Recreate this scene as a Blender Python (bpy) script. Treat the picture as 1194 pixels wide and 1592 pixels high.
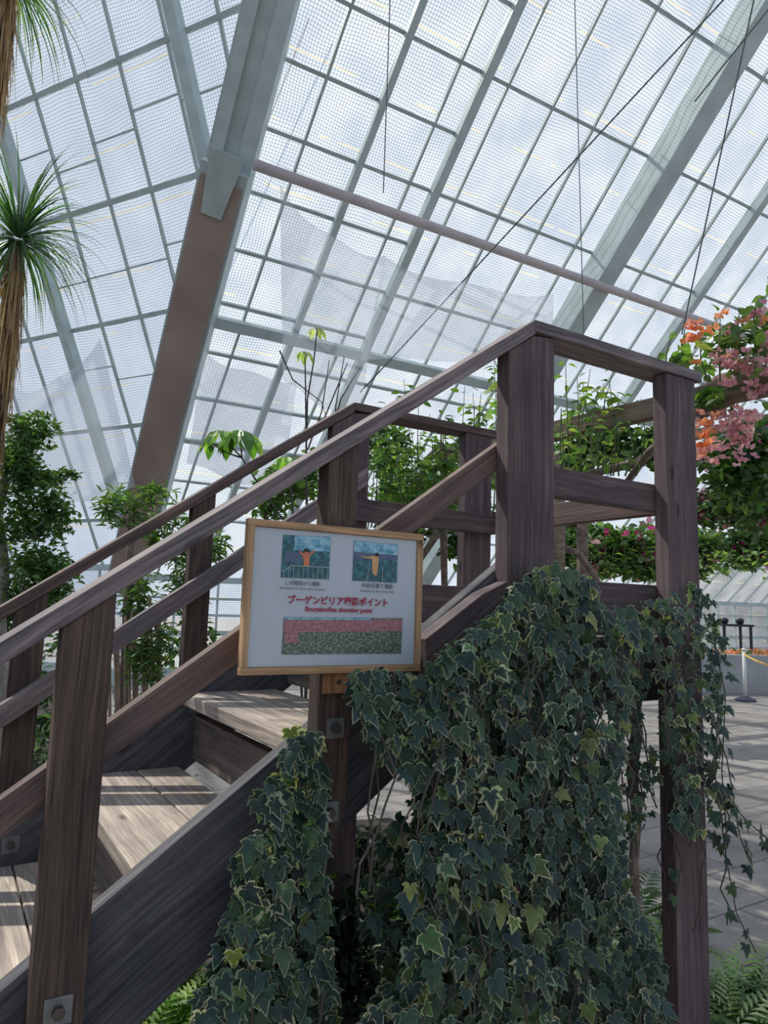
import bpy, bmesh, math, random
import numpy as np
from mathutils import Vector, Matrix

for o in list(bpy.data.objects): bpy.data.objects.remove(o)
SC = bpy.context.scene
COL = SC.collection
rd = math.radians

# ------------------------------------------------------------------ camera
FPX = 1104.46
YAW, PITCH, ROLL = 1.02197, 0.12959, 0.03192
CAM = Vector((-1.4314, -1.5124, 1.6148))
fwd = Vector((math.cos(YAW)*math.cos(PITCH), math.sin(YAW)*math.cos(PITCH), math.sin(PITCH)))
rt0 = Vector((math.sin(YAW), -math.cos(YAW), 0)); up0 = rt0.cross(fwd)
RT = math.cos(ROLL)*rt0 + math.sin(ROLL)*up0
UP = -math.sin(ROLL)*rt0 + math.cos(ROLL)*up0
cam = bpy.data.cameras.new('camera'); cam_o = bpy.data.objects.new('camera', cam); COL.objects.link(cam_o)
cam.sensor_fit = 'HORIZONTAL'; cam.sensor_width = 36; cam.lens = 36*FPX/1194
cam.clip_start = .05; cam.clip_end = 400
cam_o.matrix_world = Matrix(((RT.x, UP.x, -fwd.x, CAM.x), (RT.y, UP.y, -fwd.y, CAM.y), (RT.z, UP.z, -fwd.z, CAM.z), (0, 0, 0, 1)))
SC.camera = cam_o

# ------------------------------------------------------------------ light
SC.view_settings.view_transform = 'Standard'; SC.view_settings.look = 'None'
SC.view_settings.gamma = 1; SC.view_settings.use_curve_mapping = False
SC.view_settings.exposure = 0.0
wd = bpy.data.worlds.new('sky'); SC.world = wd; wd.use_nodes = True
nt = wd.node_tree; nt.nodes.clear()
wo = nt.nodes.new('ShaderNodeOutputWorld'); bg = nt.nodes.new('ShaderNodeBackground')
tc = nt.nodes.new('ShaderNodeTexCoord'); nz = nt.nodes.new('ShaderNodeTexNoise'); cr = nt.nodes.new('ShaderNodeValToRGB')
nz.inputs['Scale'].default_value = 2.2; nz.inputs['Detail'].default_value = 6
cr.color_ramp.elements[0].position = .35; cr.color_ramp.elements[0].color = (.55, .66, .85, 1)
cr.color_ramp.elements[1].position = .70; cr.color_ramp.elements[1].color = (.64, .735, .89, 1)
nt.links.new(tc.outputs['Generated'], nz.inputs['Vector']); nt.links.new(nz.outputs['Fac'], cr.inputs['Fac'])
nt.links.new(cr.outputs['Color'], bg.inputs['Color']); bg.inputs['Strength'].default_value = .9
nt.links.new(bg.outputs['Background'], wo.inputs['Surface'])
sun = bpy.data.lights.new('sun', 'SUN'); sun.energy = 5.2; sun.angle = rd(.6); sun.color = (1, .95, .86)
sun_o = bpy.data.objects.new('sun', sun); COL.objects.link(sun_o)
saz, sel = rd(112), rd(52)
sd = Vector((math.cos(saz)*math.cos(sel), math.sin(saz)*math.cos(sel), math.sin(sel)))
sun_o.rotation_euler = sd.to_track_quat('Z', 'Y').to_euler()

# ------------------------------------------------------------------ helpers
def W(x, y, z): return Vector((x*1.1, y*1.1, (z+2.25)*1.1))
def ray(px, py): return fwd + (px-597)/FPX*RT + (796-py)/FPX*UP
def at(px, py, D): return CAM + ray(px, py)*D
def on(px, py, axis, val):
    d = ray(px, py); return CAM + d*((val-CAM[axis])/d[axis])
def tag(o, label=None, cat=None, group=None, kind=None):
    if label: o['label'] = label
    if cat: o['category'] = cat
    if group: o['group'] = group
    if kind: o['kind'] = kind
    return o
def empty(name, loc, label, cat, group=None):
    o = bpy.data.objects.new(name, None); COL.objects.link(o); o.location = loc; o.empty_display_size = .1
    return tag(o, label, cat, group)
def link(name, me, mat, parent=None, mw=None):
    o = bpy.data.objects.new(name, me); COL.objects.link(o)
    if mat is not None:
        for m in (mat if isinstance(mat, (list, tuple)) else [mat]): me.materials.append(m)
    mw = mw or Matrix.Identity(4)
    if parent is not None:
        o.parent = parent
        pw = Matrix.Identity(4); p = parent; chain = []
        while p is not None: chain.append(p); p = p.parent
        for p in reversed(chain): pw = pw @ p.matrix_basis
        o.matrix_basis = pw.inverted() @ mw
    else: o.matrix_basis = mw
    return o
def frame(origin, gx, hint=None):
    X = Vector(gx).normalized(); h = Vector(hint) if hint is not None else (Vector((0, 0, 1)) if abs(X.z) < .9 else Vector((0, 1, 0)))
    Y = h.cross(X)
    if Y.length < 1e-4: Y = Vector((1, 0, 0)).cross(X)
    Y.normalize(); Z = X.cross(Y)
    m = Matrix((X, Y, Z)).transposed().to_4x4(); m.translation = origin
    return m
def prism(name, poly, ext, mat, parent=None, grain=None, bevel=.004, seg=1):
    """poly: world points of one face; ext: world vector; local X runs along the grain"""
    poly = [Vector(p) for p in poly]; ext = Vector(ext)
    c = sum(poly, Vector())/len(poly) + ext/2
    g = grain if grain is not None else (poly[1]-poly[0])
    mw = frame(c, g, ext if ext.normalized().cross(Vector(g).normalized()).length > .2 else None); inv = mw.inverted()
    bm = bmesh.new()
    a = [bm.verts.new(inv @ p) for p in poly]; b = [bm.verts.new(inv @ (p+ext)) for p in poly]
    n = len(poly); bm.faces.new(a); bm.faces.new(b[::-1])
    for i in range(n): bm.faces.new((a[i], b[i], b[(i+1) % n], a[(i+1) % n]))
    bmesh.ops.recalc_face_normals(bm, faces=bm.faces)
    if bevel: bmesh.ops.bevel(bm, geom=list(bm.edges), offset=bevel, segments=2, affect='EDGES', profile=.6)
    me = bpy.data.meshes.new(name); bm.to_mesh(me); bm.free()
    return link(name, me, mat, parent, mw)
def beam(name, p0, p1, w, h, mat, parent=None, hint=(0, 0, 1), bevel=.003, kind=None):
    p0 = Vector(p0); p1 = Vector(p1); m = frame(p0, p1-p0, hint)
    Y = m.col[1].to_3d(); Z = m.col[2].to_3d()
    poly = [p0 - Y*w/2 - Z*h/2, p0 + Y*w/2 - Z*h/2, p0 + Y*w/2 + Z*h/2, p0 - Y*w/2 + Z*h/2]
    return prism(name, poly, p1-p0, mat, parent, grain=p1-p0, bevel=bevel)
class MB:
    """collects plain geometry into one mesh"""
    def __init__(s): s.v = []; s.f = []; s.uv = []; s.c = []
    def add(s, vs, fs, col=None):
        o = len(s.v); s.v += [tuple(v) for v in vs]; s.f += [tuple(i+o for i in f) for f in fs]
        s.c += [col if col is not None else (1, 1, 1)]*len(fs)
    def box(s, p0, p1, w, h, hint=(0, 0, 1)):
        p0 = Vector(p0); p1 = Vector(p1); m = frame(p0, p1-p0, hint); Y = m.col[1].to_3d()*w/2; Z = m.col[2].to_3d()*h/2
        vs = [p+a*Y+b*Z for p in (p0, p1) for a, b in ((-1, -1), (1, -1), (1, 1), (-1, 1))]
        s.add(vs, [(0, 3, 2, 1), (4, 5, 6, 7), (0, 1, 5, 4), (1, 2, 6, 5), (2, 3, 7, 6), (3, 0, 4, 7)])
    def tube(s, pts, rad, n=7, col=None, cap=True):
        pts = [Vector(p) for p in pts]; k = len(pts)
        if not isinstance(rad, (list, tuple)): rad = [rad]*k
        T = (pts[1]-pts[0]).normalized(); N = T.orthogonal().normalized(); vs = []
        for i, p in enumerate(pts):
            t = (pts[min(i+1, k-1)]-pts[max(i-1, 0)]).normalized(); N = (N - t*N.dot(t)).normalized(); B = t.cross(N)
            for j in range(n):
                a = 2*math.pi*j/n; vs.append(p + (N*math.cos(a)+B*math.sin(a))*rad[i])
        fs = [(i*n+j, i*n+(j+1) % n, (i+1)*n+(j+1) % n, (i+1)*n+j) for i in range(k-1) for j in range(n)]
        if cap: fs += [tuple(range(n))[::-1], tuple(range((k-1)*n, k*n))]
        s.add(vs, fs, col)
    def build(s, name, mat, parent=None, smooth=False, mw=None, colors=False):
        me = bpy.data.meshes.new(name)
        vs = s.v
        if mw is not None: inv = mw.inverted(); vs = [tuple(inv @ Vector(v)) for v in vs]
        me.from_pydata(vs, [], s.f); me.update()
        if colors:
            ca = me.color_attributes.new('Col', 'FLOAT_COLOR', 'CORNER'); arr = np.ones((len(me.loops), 4), np.float32)
            ln = np.array([len(f) for f in s.f]); arr[:, :3] = np.repeat(np.array(s.c, np.float32), ln, axis=0)
            ca.data.foreach_set('color', arr.ravel())
        if smooth: me.polygons.foreach_set('use_smooth', [True]*len(me.polygons))
        return link(name, me, mat, parent, mw)

# ------------------------------------------------------------------ materials
def mat_new(name):
    m = bpy.data.materials.new(name); m.use_nodes = True; nt = m.node_tree; nt.nodes.clear()
    out = nt.nodes.new('ShaderNodeOutputMaterial'); return m, nt, out
def N(nt, t, **k):
    n = nt.nodes.new(t)
    for a, b in k.items():
        if a in n.inputs: n.inputs[a].default_value = b
        else: setattr(n, a, b)
    return n
def ramp(nt, stops):
    r = nt.nodes.new('ShaderNodeValToRGB'); e = r.color_ramp.elements
    while len(e) < len(stops): e.new(.5)
    for el, (p, c) in zip(e, stops): el.position = p; el.color = (*c, 1) if len(c) == 3 else c
    return r
def wood(name, dark, light, rough=.75, streak=.5, edge=None, paint=None):
    m, nt, out = mat_new(name); L = nt.links.new
    tc = N(nt, 'ShaderNodeTexCoord'); oi = N(nt, 'ShaderNodeObjectInfo')
    off = N(nt, 'ShaderNodeVectorMath', operation='MULTIPLY_ADD'); off.inputs[1].default_value = (1, 1, 1)
    sc_ = N(nt, 'ShaderNodeMath', operation='MULTIPLY'); sc_.inputs[1].default_value = 17
    L(oi.outputs['Random'], sc_.inputs[0]); L(tc.outputs['Object'], off.inputs[0]); L(sc_.outputs[0], off.inputs[2])
    # gentle warp so that the grain wanders
    wn = N(nt, 'ShaderNodeTexNoise', Scale=1.6, Detail=2.0); L(off.outputs[0], wn.inputs['Vector'])
    wa = N(nt, 'ShaderNodeVectorMath', operation='MULTIPLY_ADD'); wa.inputs[1].default_value = (0, .055, .055)
    L(wn.outputs['Color'], wa.inputs[0]); L(off.outputs[0], wa.inputs[2])
    mp = N(nt, 'ShaderNodeMapping'); mp.inputs['Scale'].default_value = (1.1, 26, 26); L(wa.outputs[0], mp.inputs['Vector'])
    g1 = N(nt, 'ShaderNodeTexNoise', Scale=1.0, Detail=5.0, Roughness=.6); L(mp.outputs[0], g1.inputs['Vector'])
    mp2 = N(nt, 'ShaderNodeMapping'); mp2.inputs['Scale'].default_value = (3.5, 170, 170); L(wa.outputs[0], mp2.inputs['Vector'])
    g2 = N(nt, 'ShaderNodeTexNoise', Scale=1.0, Detail=3.0, Roughness=.65); L(mp2.outputs[0], g2.inputs['Vector'])
    bl = N(nt, 'ShaderNodeTexNoise', Scale=5.0, Detail=4.0); L(off.outputs[0], bl.inputs['Vector'])
    # knots
    mk = N(nt, 'ShaderNodeMapping'); mk.inputs['Scale'].default_value = (3.2, 9, 9); L(off.outputs[0], mk.inputs['Vector'])
    vo = N(nt, 'ShaderNodeTexVoronoi', Scale=1.0); L(mk.outputs[0], vo.inputs['Vector'])
    kr = ramp(nt, [(.05, (.15, .15, .15)), (.13, (1, 1, 1))]); L(vo.outputs['Distance'], kr.inputs['Fac'])
    mixg = N(nt, 'ShaderNodeMix', data_type='FLOAT'); mixg.inputs[0].default_value = streak
    L(g1.outputs['Fac'], mixg.inputs[2]); L(g2.outputs['Fac'], mixg.inputs[3])
    r = ramp(nt, [(.36, dark), (.50, tuple(.55*a+.45*b for a, b in zip(dark, light))), (.66, light)]); L(mixg.outputs[0], r.inputs['Fac'])
    m1 = N(nt, 'ShaderNodeMix', data_type='RGBA', blend_type='MULTIPLY'); m1.inputs[0].default_value = .8
    L(r.outputs['Color'], m1.inputs[6]); L(kr.outputs['Color'], m1.inputs[7])
    br = ramp(nt, [(.3, (.72, .72, .74)), (.7, (1.15, 1.12, 1.08))]); L(bl.outputs['Fac'], br.inputs['Fac'])
    m2 = N(nt, 'ShaderNodeMix', data_type='RGBA', blend_type='MULTIPLY'); m2.inputs[0].default_value = 1
    L(m1.outputs[2], m2.inputs[6]); L(br.outputs['Color'], m2.inputs[7])
    last = m2.outputs[2]
    mp3 = N(nt, 'ShaderNodeMapping'); mp3.inputs['Scale'].default_value = (1.6, 75, 75); L(wa.outputs[0], mp3.inputs['Vector'])
    g3 = N(nt, 'ShaderNodeTexNoise', Scale=1.0, Detail=6.0, Roughness=.75); L(mp3.outputs[0], g3.inputs['Vector'])
    r3 = ramp(nt, [(.40, (.62, .60, .60)), (.52, (1, 1, 1)), (.66, (1.75, 1.65, 1.55))]); L(g3.outputs['Fac'], r3.inputs['Fac'])
    m4 = N(nt, 'ShaderNodeMix', data_type='RGBA', blend_type='MULTIPLY'); m4.inputs[0].default_value = .6
    L(last, m4.inputs[6]); L(r3.outputs['Color'], m4.inputs[7]); last = m4.outputs[2]
    if paint:   # worn stain: patches where the stain has flaked off along the grain
        pn = N(nt, 'ShaderNodeTexNoise', Scale=1.0, Detail=4.0); mpp = N(nt, 'ShaderNodeMapping'); mpp.inputs['Scale'].default_value = (4, 60, 60)
        L(off.outputs[0], mpp.inputs['Vector']); L(mpp.outputs[0], pn.inputs['Vector'])
        pr = ramp(nt, [(.60, (0, 0, 0)), (.66, (1, 1, 1))]); L(pn.outputs['Fac'], pr.inputs['Fac'])
        ms = N(nt, 'ShaderNodeMath', operation='MULTIPLY'); ms.inputs[1].default_value = .35; L(pr.outputs['Color'], ms.inputs[0])
        m3 = N(nt, 'ShaderNodeMix', data_type='RGBA'); L(ms.outputs[0], m3.inputs[0]); L(last, m3.inputs[6]); m3.inputs[7].default_value = (*paint, 1)
        last = m3.outputs[2]
    bs = N(nt, 'ShaderNodeBsdfPrincipled', Roughness=rough); bs.inputs['Specular IOR Level'].default_value = .3
    L(last, bs.inputs['Base Color'])
    bp = N(nt, 'ShaderNodeBump', Strength=.55, Distance=.004); L(mixg.outputs[0], bp.inputs['Height']); L(bp.outputs[0], bs.inputs['Normal'])
    L(bs.outputs[0], out.inputs[0]); return m
def plain(name, col, rough=.6, metal=0, noise=0, nscale=8, bump=0, spec=.4):
    m, nt, out = mat_new(name); L = nt.links.new
    bs = N(nt, 'ShaderNodeBsdfPrincipled', Roughness=rough, Metallic=metal); bs.inputs['Base Color'].default_value = (*col, 1)
    bs.inputs['Specular IOR Level'].default_value = spec
    if noise:
        tc = N(nt, 'ShaderNodeTexCoord'); n = N(nt, 'ShaderNodeTexNoise', Scale=nscale, Detail=5.0); L(tc.outputs['Object'], n.inputs['Vector'])
        r = ramp(nt, [(.3, tuple(c*(1-noise) for c in col)), (.7, tuple(min(1, c*(1+noise)) for c in col))]); L(n.outputs['Fac'], r.inputs['Fac'])
        L(r.outputs['Color'], bs.inputs['Base Color'])
        if bump:
            b = N(nt, 'ShaderNodeBump', Strength=bump, Distance=.02); L(n.outputs['Fac'], b.inputs['Height']); L(b.outputs[0], bs.inputs['Normal'])
    L(bs.outputs[0], out.inputs[0]); return m
def leafmat(name, rough=.45, trans=.35, spec=.4, tint=(2.0, 2.2, .9)):
    m, nt, out = mat_new(name); L = nt.links.new
    a = N(nt, 'ShaderNodeAttribute', attribute_name='Col')
    tc = N(nt, 'ShaderNodeTexCoord'); n = N(nt, 'ShaderNodeTexNoise', Scale=60.0, Detail=2.0); L(tc.outputs['Object'], n.inputs['Vector'])
    r = ramp(nt, [(.3, (.75, .75, .78)), (.7, (1.2, 1.2, 1.15))]); L(n.outputs['Fac'], r.inputs['Fac'])
    mx = N(nt, 'ShaderNodeMix', data_type='RGBA', blend_type='MULTIPLY'); mx.inputs[0].default_value = 1
    L(a.outputs['Color'], mx.inputs[6]); L(r.outputs['Color'], mx.inputs[7])
    bs = N(nt, 'ShaderNodeBsdfPrincipled', Roughness=rough); bs.inputs['Specular IOR Level'].default_value = spec; L(mx.outputs[2], bs.inputs['Base Color'])
    tr = N(nt, 'ShaderNodeBsdfTranslucent'); tm = N(nt, 'ShaderNodeMix', data_type='RGBA', blend_type='MULTIPLY'); tm.inputs[0].default_value = 1
    L(mx.outputs[2], tm.inputs[6]); tm.inputs[7].default_value = (*tint, 1); L(tm.outputs[2], tr.inputs['Color'])
    ms = N(nt, 'ShaderNodeMixShader'); ms.inputs[0].default_value = trans; L(bs.outputs[0], ms.inputs[1]); L(tr.outputs[0], ms.inputs[2])
    L(ms.outputs[0], out.inputs[0]); return m

M_post = wood('brown_post_wood', (.036, .025, .019), (.125, .088, .070), streak=.65)
M_mauve = wood('mauve_stained_wood', (.078, .056, .060), (.130, .098, .100), streak=.3, paint=(.20, .17, .16))
M_rail = wood('weathered_rail_wood', (.085, .072, .078), (.25, .215, .215), streak=.55)
M_redrail = wood('red_brown_rail_wood', (.07, .046, .042), (.165, .118, .105), streak=.5)
M_grey = wood('grey_blue_board_wood', (.042, .044, .054), (.120, .120, .130), streak=.6)
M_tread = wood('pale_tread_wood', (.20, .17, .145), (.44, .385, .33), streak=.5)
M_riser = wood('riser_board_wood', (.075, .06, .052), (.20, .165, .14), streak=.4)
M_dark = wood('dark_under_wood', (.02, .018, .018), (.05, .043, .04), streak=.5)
M_frame = wood('honey_frame_wood', (.33, .20, .10), (.50, .33, .19), streak=.3)
M_orange = wood('fresh_batten_wood', (.26, .12, .055), (.46, .24, .12), streak=.4)
M_perg = wood('pergola_beam_wood', (.13, .095, .068), (.33, .25, .185), streak=.4)
M_zinc = plain('galvanised_plate', (.17, .18, .18), .5, .6, .25, 30)
M_bolt = plain('bolt_steel', (.10, .09, .08), .45, .8)
M_paper = plain('laminated_paper', (.42, .46, .50), .28, 0, .03, 6)
M_steel = plain('grey_green_painted_steel', (.42, .50, .50), .5, 0, .12, 3)
M_steel_d = plain('green_painted_glazing_bar', (.36, .43, .42), .5, 0, .12, 3)
M_brown = plain('brown_steel_soffit', (.30, .235, .20), .55, 0, .18, 1.2)
M_pipe = plain('grey_brown_pipe_paint', (.46, .41, .41), .5, 0, .12, 2)
M_cable = plain('dark_cable', (.10, .12, .12), .5)
M_bark = plain('grey_brown_bark', (.20, .15, .12), .9, 0, .4, 25, .6)
M_palebark = plain('pale_grey_bark', (.38, .36, .33), .85, 0, .3, 18, .5)
M_stem = plain('green_stem', (.10, .12, .05), .7, 0, .2, 30)
M_darkstem = plain('dark_thin_stem', (.07, .06, .05), .8)
M_leaf = leafmat('plant_leaf'); M_ivy = leafmat('ivy_leaf', .5, .16, .3); M_petal = leafmat('papery_bract', .8, .45, .1, (1.15, 1.0, 1.0))
M_soil = plain('dark_soil', (.045, .034, .028), .95, 0, .45, 9, .8)

# ------------------------------------------------------------------ floor
def floor_mat():
    m, nt, out = mat_new('pale_stone_paving'); L = nt.links.new
    tc = N(nt, 'ShaderNodeTexCoord'); b = N(nt, 'ShaderNodeTexBrick', Scale=1.0); b.offset = .5
    b.inputs['Brick Width'].default_value = .6; b.inputs['Row Height'].default_value = .4; b.inputs['Mortar Size'].default_value = .007
    b.inputs['Color1'].default_value = (.245, .22, .20, 1); b.inputs['Color2'].default_value = (.31, .28, .255, 1); b.inputs['Mortar'].default_value = (.10, .095, .09, 1)
    L(tc.outputs['Object'], b.inputs['Vector'])
    n = N(nt, 'ShaderNodeTexNoise', Scale=5.0, Detail=6.0); L(tc.outputs['Object'], n.inputs['Vector'])
    r = ramp(nt, [(.3, (.75, .75, .75)), (.7, (1.15, 1.15, 1.15))]); L(n.outputs['Fac'], r.inputs['Fac'])
    mx = N(nt, 'ShaderNodeMix', data_type='RGBA', blend_type='MULTIPLY'); mx.inputs[0].default_value = 1; L(b.outputs['Color'], mx.inputs[6]); L(r.outputs['Color'], mx.inputs[7])
    bs = N(nt, 'ShaderNodeBsdfPrincipled', Roughness=.85); L(mx.outputs[2], bs.inputs['Base Color']); L(bs.outputs[0], out.inputs[0]); return m
def slab(name, x0, x1, y0, y1, z0, z1, mat, parent=None):
    o = prism(name, [(x0, y0, z0), (x1, y0, z0), (x1, y1, z0), (x0, y1, z0)], (0, 0, z1-z0), mat, parent, grain=(1, 0, 0), bevel=0); return o
tag(slab('floor', -40, 60, -30, 60, -.2, 0, floor_mat()), kind='structure')
def soil(name, poly, z=.05):
    tag(prism(name, [(x, y, .0) for x, y in poly], (0, 0, z), M_soil, grain=(1, 0, 0), bevel=.01), kind='structure')
soil('floor_planting_bed', [(-7, -.6), (1.15, -.6), (1.5, 1.2), (1.55, 3.15), (.3, 3.4), (.3, 11.2), (-14, 11.2), (-14, 1.6)])

# ------------------------------------------------------------------ greenhouse shell
def vec_plane(paz, az, ang, px, py, z, k):
    h = Vector((math.cos(paz), math.sin(paz), 0)); r = Vector((math.cos(az), math.sin(az), -math.tan(ang))).normalized()
    n = h.cross(r).normalized(); d = ray(px, py); P0 = CAM + d*((z-CAM.z)/d.z); P0 = CAM + (P0-CAM)*k
    if n.z > 0: n = -n      # n points inwards (down)
    return h, -r, n, P0
KA, KB = .55, .4365
hA, sA, nA, A0 = vec_plane(rd(-1.2), rd(91.42), rd(45.43), 340, 900, 2.35, KA)
hB, sB, nB, B0 = vec_plane(rd(121.62), rd(34.6), rd(61.1), 160, 880, 2.9, KB)
def PA(h, s, off=0): return A0 + hA*h + sA*s + nA*off
def PB(h, s, off=0): return B0 + hB*h + sB*s + nB*off
def valley_on_A(s):     # h on A where it meets B
    p = PA(0, s); return -(p-B0).dot(nB)/hA.dot(nB)
def valley_on_B(s):
    p = PB(0, s); return -(p-A0).dot(nA)/hB.dot(nA)
def glass_mat():
    m, nt, out = mat_new('hazy_wired_glass'); L = nt.links.new
    uv = N(nt, 'ShaderNodeUVMap'); sx = N(nt, 'ShaderNodeSeparateXYZ'); L(uv.outputs['UV'], sx.inputs[0])
    n0 = N(nt, 'ShaderNodeTexNoise', Scale=.55, Detail=2.0); L(uv.outputs['UV'], n0.inputs['Vector'])
    n1 = N(nt, 'ShaderNodeTexNoise', Scale=1.4, Detail=5.0); L(uv.outputs['UV'], n1.inputs['Vector'])
    def lines(sock, period, width, warp):
        w = N(nt, 'ShaderNodeMath', operation='MULTIPLY_ADD'); w.inputs[1].default_value = warp; L(n0.outputs['Fac'], w.inputs[0]); L(sock, w.inputs[2])
        a = N(nt, 'ShaderNodeMath', operation='DIVIDE'); a.inputs[1].default_value = period; L(w.outputs[0], a.inputs[0])
        b = N(nt, 'ShaderNodeMath', operation='FRACT'); L(a.outputs[0], b.inputs[0])
        c = N(nt, 'ShaderNodeMath', operation='LESS_THAN'); c.inputs[1].default_value = width/period; L(b.outputs[0], c.inputs[0]); return c.outputs[0]
    l1 = lines(sx.outputs['X'], .043, .0058, .22); l2 = lines(sx.outputs['Y'], .043, .0058, .3)
    mx = N(nt, 'ShaderNodeMath', operation='MAXIMUM'); L(l1, mx.inputs[0]); L(l2, mx.inputs[1])
    ly = lines(sx.outputs['Y'], KA*1.492, .022, 0)
    tn = N(nt, 'ShaderNodeTexNoise', Scale=1.1, Detail=2.0); L(uv.outputs['UV'], tn.inputs['Vector'])
    tg = N(nt, 'ShaderNodeMath', operation='GREATER_THAN'); tg.inputs[1].default_value = .5; L(tn.outputs['Fac'], tg.inputs[0])
    ty = N(nt, 'ShaderNodeMath', operation='MULTIPLY'); L(ly, ty.inputs[0]); L(tg.outputs[0], ty.inputs[1])
    # glass: mostly clear, some white dust that scatters daylight
    tr = N(nt, 'ShaderNodeBsdfTransparent'); tr.inputs[0].default_value = (.93, .96, .97, 1)
    tl = N(nt, 'ShaderNodeBsdfTranslucent'); tl.inputs[0].default_value = (.92, .94, .95, 1)
    hz = ramp(nt, [(.35, (.20, .20, .20)), (.75, (.38, .38, .38))]); L(n1.outputs['Fac'], hz.inputs['Fac'])
    g = N(nt, 'ShaderNodeMixShader'); L(hz.outputs['Color'], g.inputs[0]); L(tr.outputs[0], g.inputs[1]); L(tl.outputs[0], g.inputs[2])
    wr = N(nt, 'ShaderNodeBsdfDiffuse'); wr.inputs[0].default_value = (.30, .36, .38, 1)
    yl = N(nt, 'ShaderNodeBsdfDiffuse'); yl.inputs[0].default_value = (.62, .55, .36, 1)
    ytl = N(nt, 'ShaderNodeBsdfTranslucent'); ytl.inputs[0].default_value = (.80, .70, .42, 1)
    ym = N(nt, 'ShaderNodeMixShader'); ym.inputs[0].default_value = .6; L(yl.outputs[0], ym.inputs[1]); L(ytl.outputs[0], ym.inputs[2])
    mf = N(nt, 'ShaderNodeMath', operation='MULTIPLY'); mf.inputs[1].default_value = .8; L(mx.outputs[0], mf.inputs[0]); a = N(nt, 'ShaderNodeMixShader'); L(mf.outputs[0], a.inputs[0]); L(g.outputs[0], a.inputs[1]); L(wr.outputs[0], a.inputs[2])
    yf = N(nt, 'ShaderNodeMath', operation='MULTIPLY'); yf.inputs[1].default_value = .7; L(ty.outputs[0], yf.inputs[0])
    b = N(nt, 'ShaderNodeMixShader'); L(yf.outputs[0], b.inputs[0]); L(a.outputs[0], b.inputs[1]); L(ym.outputs[0], b.inputs[2])
    L(b.outputs[0], out.inputs[0]); return m
M_glass = glass_mat()
def sheet(name, pts, uvs, mat, parent=None, kind=None):
    me = bpy.data.meshes.new(name); me.from_pydata([tuple(p) for p in pts], [], [tuple(range(len(pts)))]); me.update()
    u = me.uv_layers.new(name='UVMap')
    for l, q in zip(u.data, uvs): l.uv = q
    o = link(name, me, mat, parent); 
    if kind: o['kind'] = kind
    return o
S1 = 13.2; HR = 34.0; HL = 14.0
ra = sheet('wall_right_glass_slope', [PA(valley_on_A(0), 0), PA(HR, 0), PA(HR, S1), PA(valley_on_A(S1), S1)], [(valley_on_A(0), 0), (HR, 0), (HR, S1), (valley_on_A(S1), S1)], M_glass, kind='structure')
SB1 = 11.0
rb = sheet('wall_left_glass_slope', [PB(valley_on_B(0), 0), PB(HL, 0), PB(HL, SB1), PB(valley_on_B(SB1), SB1)], [(valley_on_B(0), 0), (HL, 0), (HL, SB1), (valley_on_B(SB1), SB1)], M_glass, kind='structure')
# glazing bars of the right slope
mb = MB()
for i in range(-1, 15):
    s = (8.70 + 1.492*(i-1)*1.0)*KA
    if s > S1: break
    stub = (i % 2 == 0)
    h0 = valley_on_A(s); h1 = HR if not stub else 1.55*KA
    if i in (-1,): h1 = HR
    mb.box(PA(h0, s, .03), PA(h1, s, .03), .05, .05, nA)
for s in (1.5, 2.3, 3.1): mb.box(PA(valley_on_A(s), s, .03), PA(HR, s, .03), .035, .04, nA)
for k in range(-4, 40):
    h = (-.72 + 1.517*k)*KA
    if abs(k-0) < .1 or k in (1,): w = .0
    s0 = 0
    # start where the bar clears the valley
    lo = 0.0
    while lo < S1 and valley_on_A(lo) > h: lo += .05
    if lo >= S1: continue
    big = k == 0
    if k == 1: h = 1.57*KA*.52
    mb.box(PA(h, lo, .035), PA(h, S1, .035), .035, .05, nA)
mb.build('glazing_bars', M_steel_d, ra)
# heavier rafters of the right slope
def rafter(name, h, w, d, mat=M_steel, s0=0, s1=S1, off=.1):
    o = beam(name, PA(h, s0, off), PA(h, s1, off), w, d, mat, hint=nA, bevel=.006); tag(o, kind='structure'); return o
rafter('beam_rafter_thin', -.745*KA, .10, .10)
rafter('beam_rafter_bracketed', 1.57*KA, .135, .14)
rafter('beam_rafter_main', 7.86*KA, .36, .50, off=.33)
rafter('beam_rafter_right', 12.68*KA, .15, .2)
# big horizontal purlin
sC = 9.71*KA
tag(beam('beam_wide_purlin', PA(valley_on_A(sC), sC, .14), PA(HR, sC, .14), .17, .12, M_steel, hint=nA), kind='structure')
# left slope
mb = MB(); step = 1.865*KB*1.0
kb = KB
for s, w in ((17.26, .06), (13.57, .075), (9.8, .07), (6.0, .07), (2.2, .07), (21.0, .07)):
    s *= kb; mb.box(PB(valley_on_B(s), s, .03), PB(HL, s, .03), w, .06, nB)
bars = [-.1, -4.05, -6.0, -7.87, -9.85, -11.8, -13.7, 1.9, 3.8, 5.7, 7.6, 9.5, 11.4]
for h in bars:
    h *= kb; lo = 0.0
    # below the valley line the bar stays on the near side of it
    def inside(s): return h > valley_on_B(s)
    ss = [i*.05 for i in range(int(SB1/.05)) if inside(i*.05)]
    if not ss: continue
    mb.box(PB(h, ss[0], .03), PB(h, ss[-1], .03), .034, .045, nB)
rnd = random.Random(5)
for i, h0 in enumerate([-13.7, -11.8, -9.85, -7.87, -6.0, -4.05]):
    for s in (15.4, 11.7, 8.0, 4.1):
        s2 = (s + rnd.uniform(-.5, .5)); h1 = h0+1.95
        if h0*kb > valley_on_B(s2*kb): mb.box(PB(h0*kb, s2*kb, .03), PB(h1*kb, s2*kb, .03), .022, .03, nB)
mb.build('glazing_bars', M_steel_d, rb)
def rafterB(name, h, w, d, s0, s1):
    o = beam(name, PB(h, s0, .12), PB(h, s1, .12), w, d, M_steel, hint=nB, bevel=.006); tag(o, kind='structure')
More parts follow.
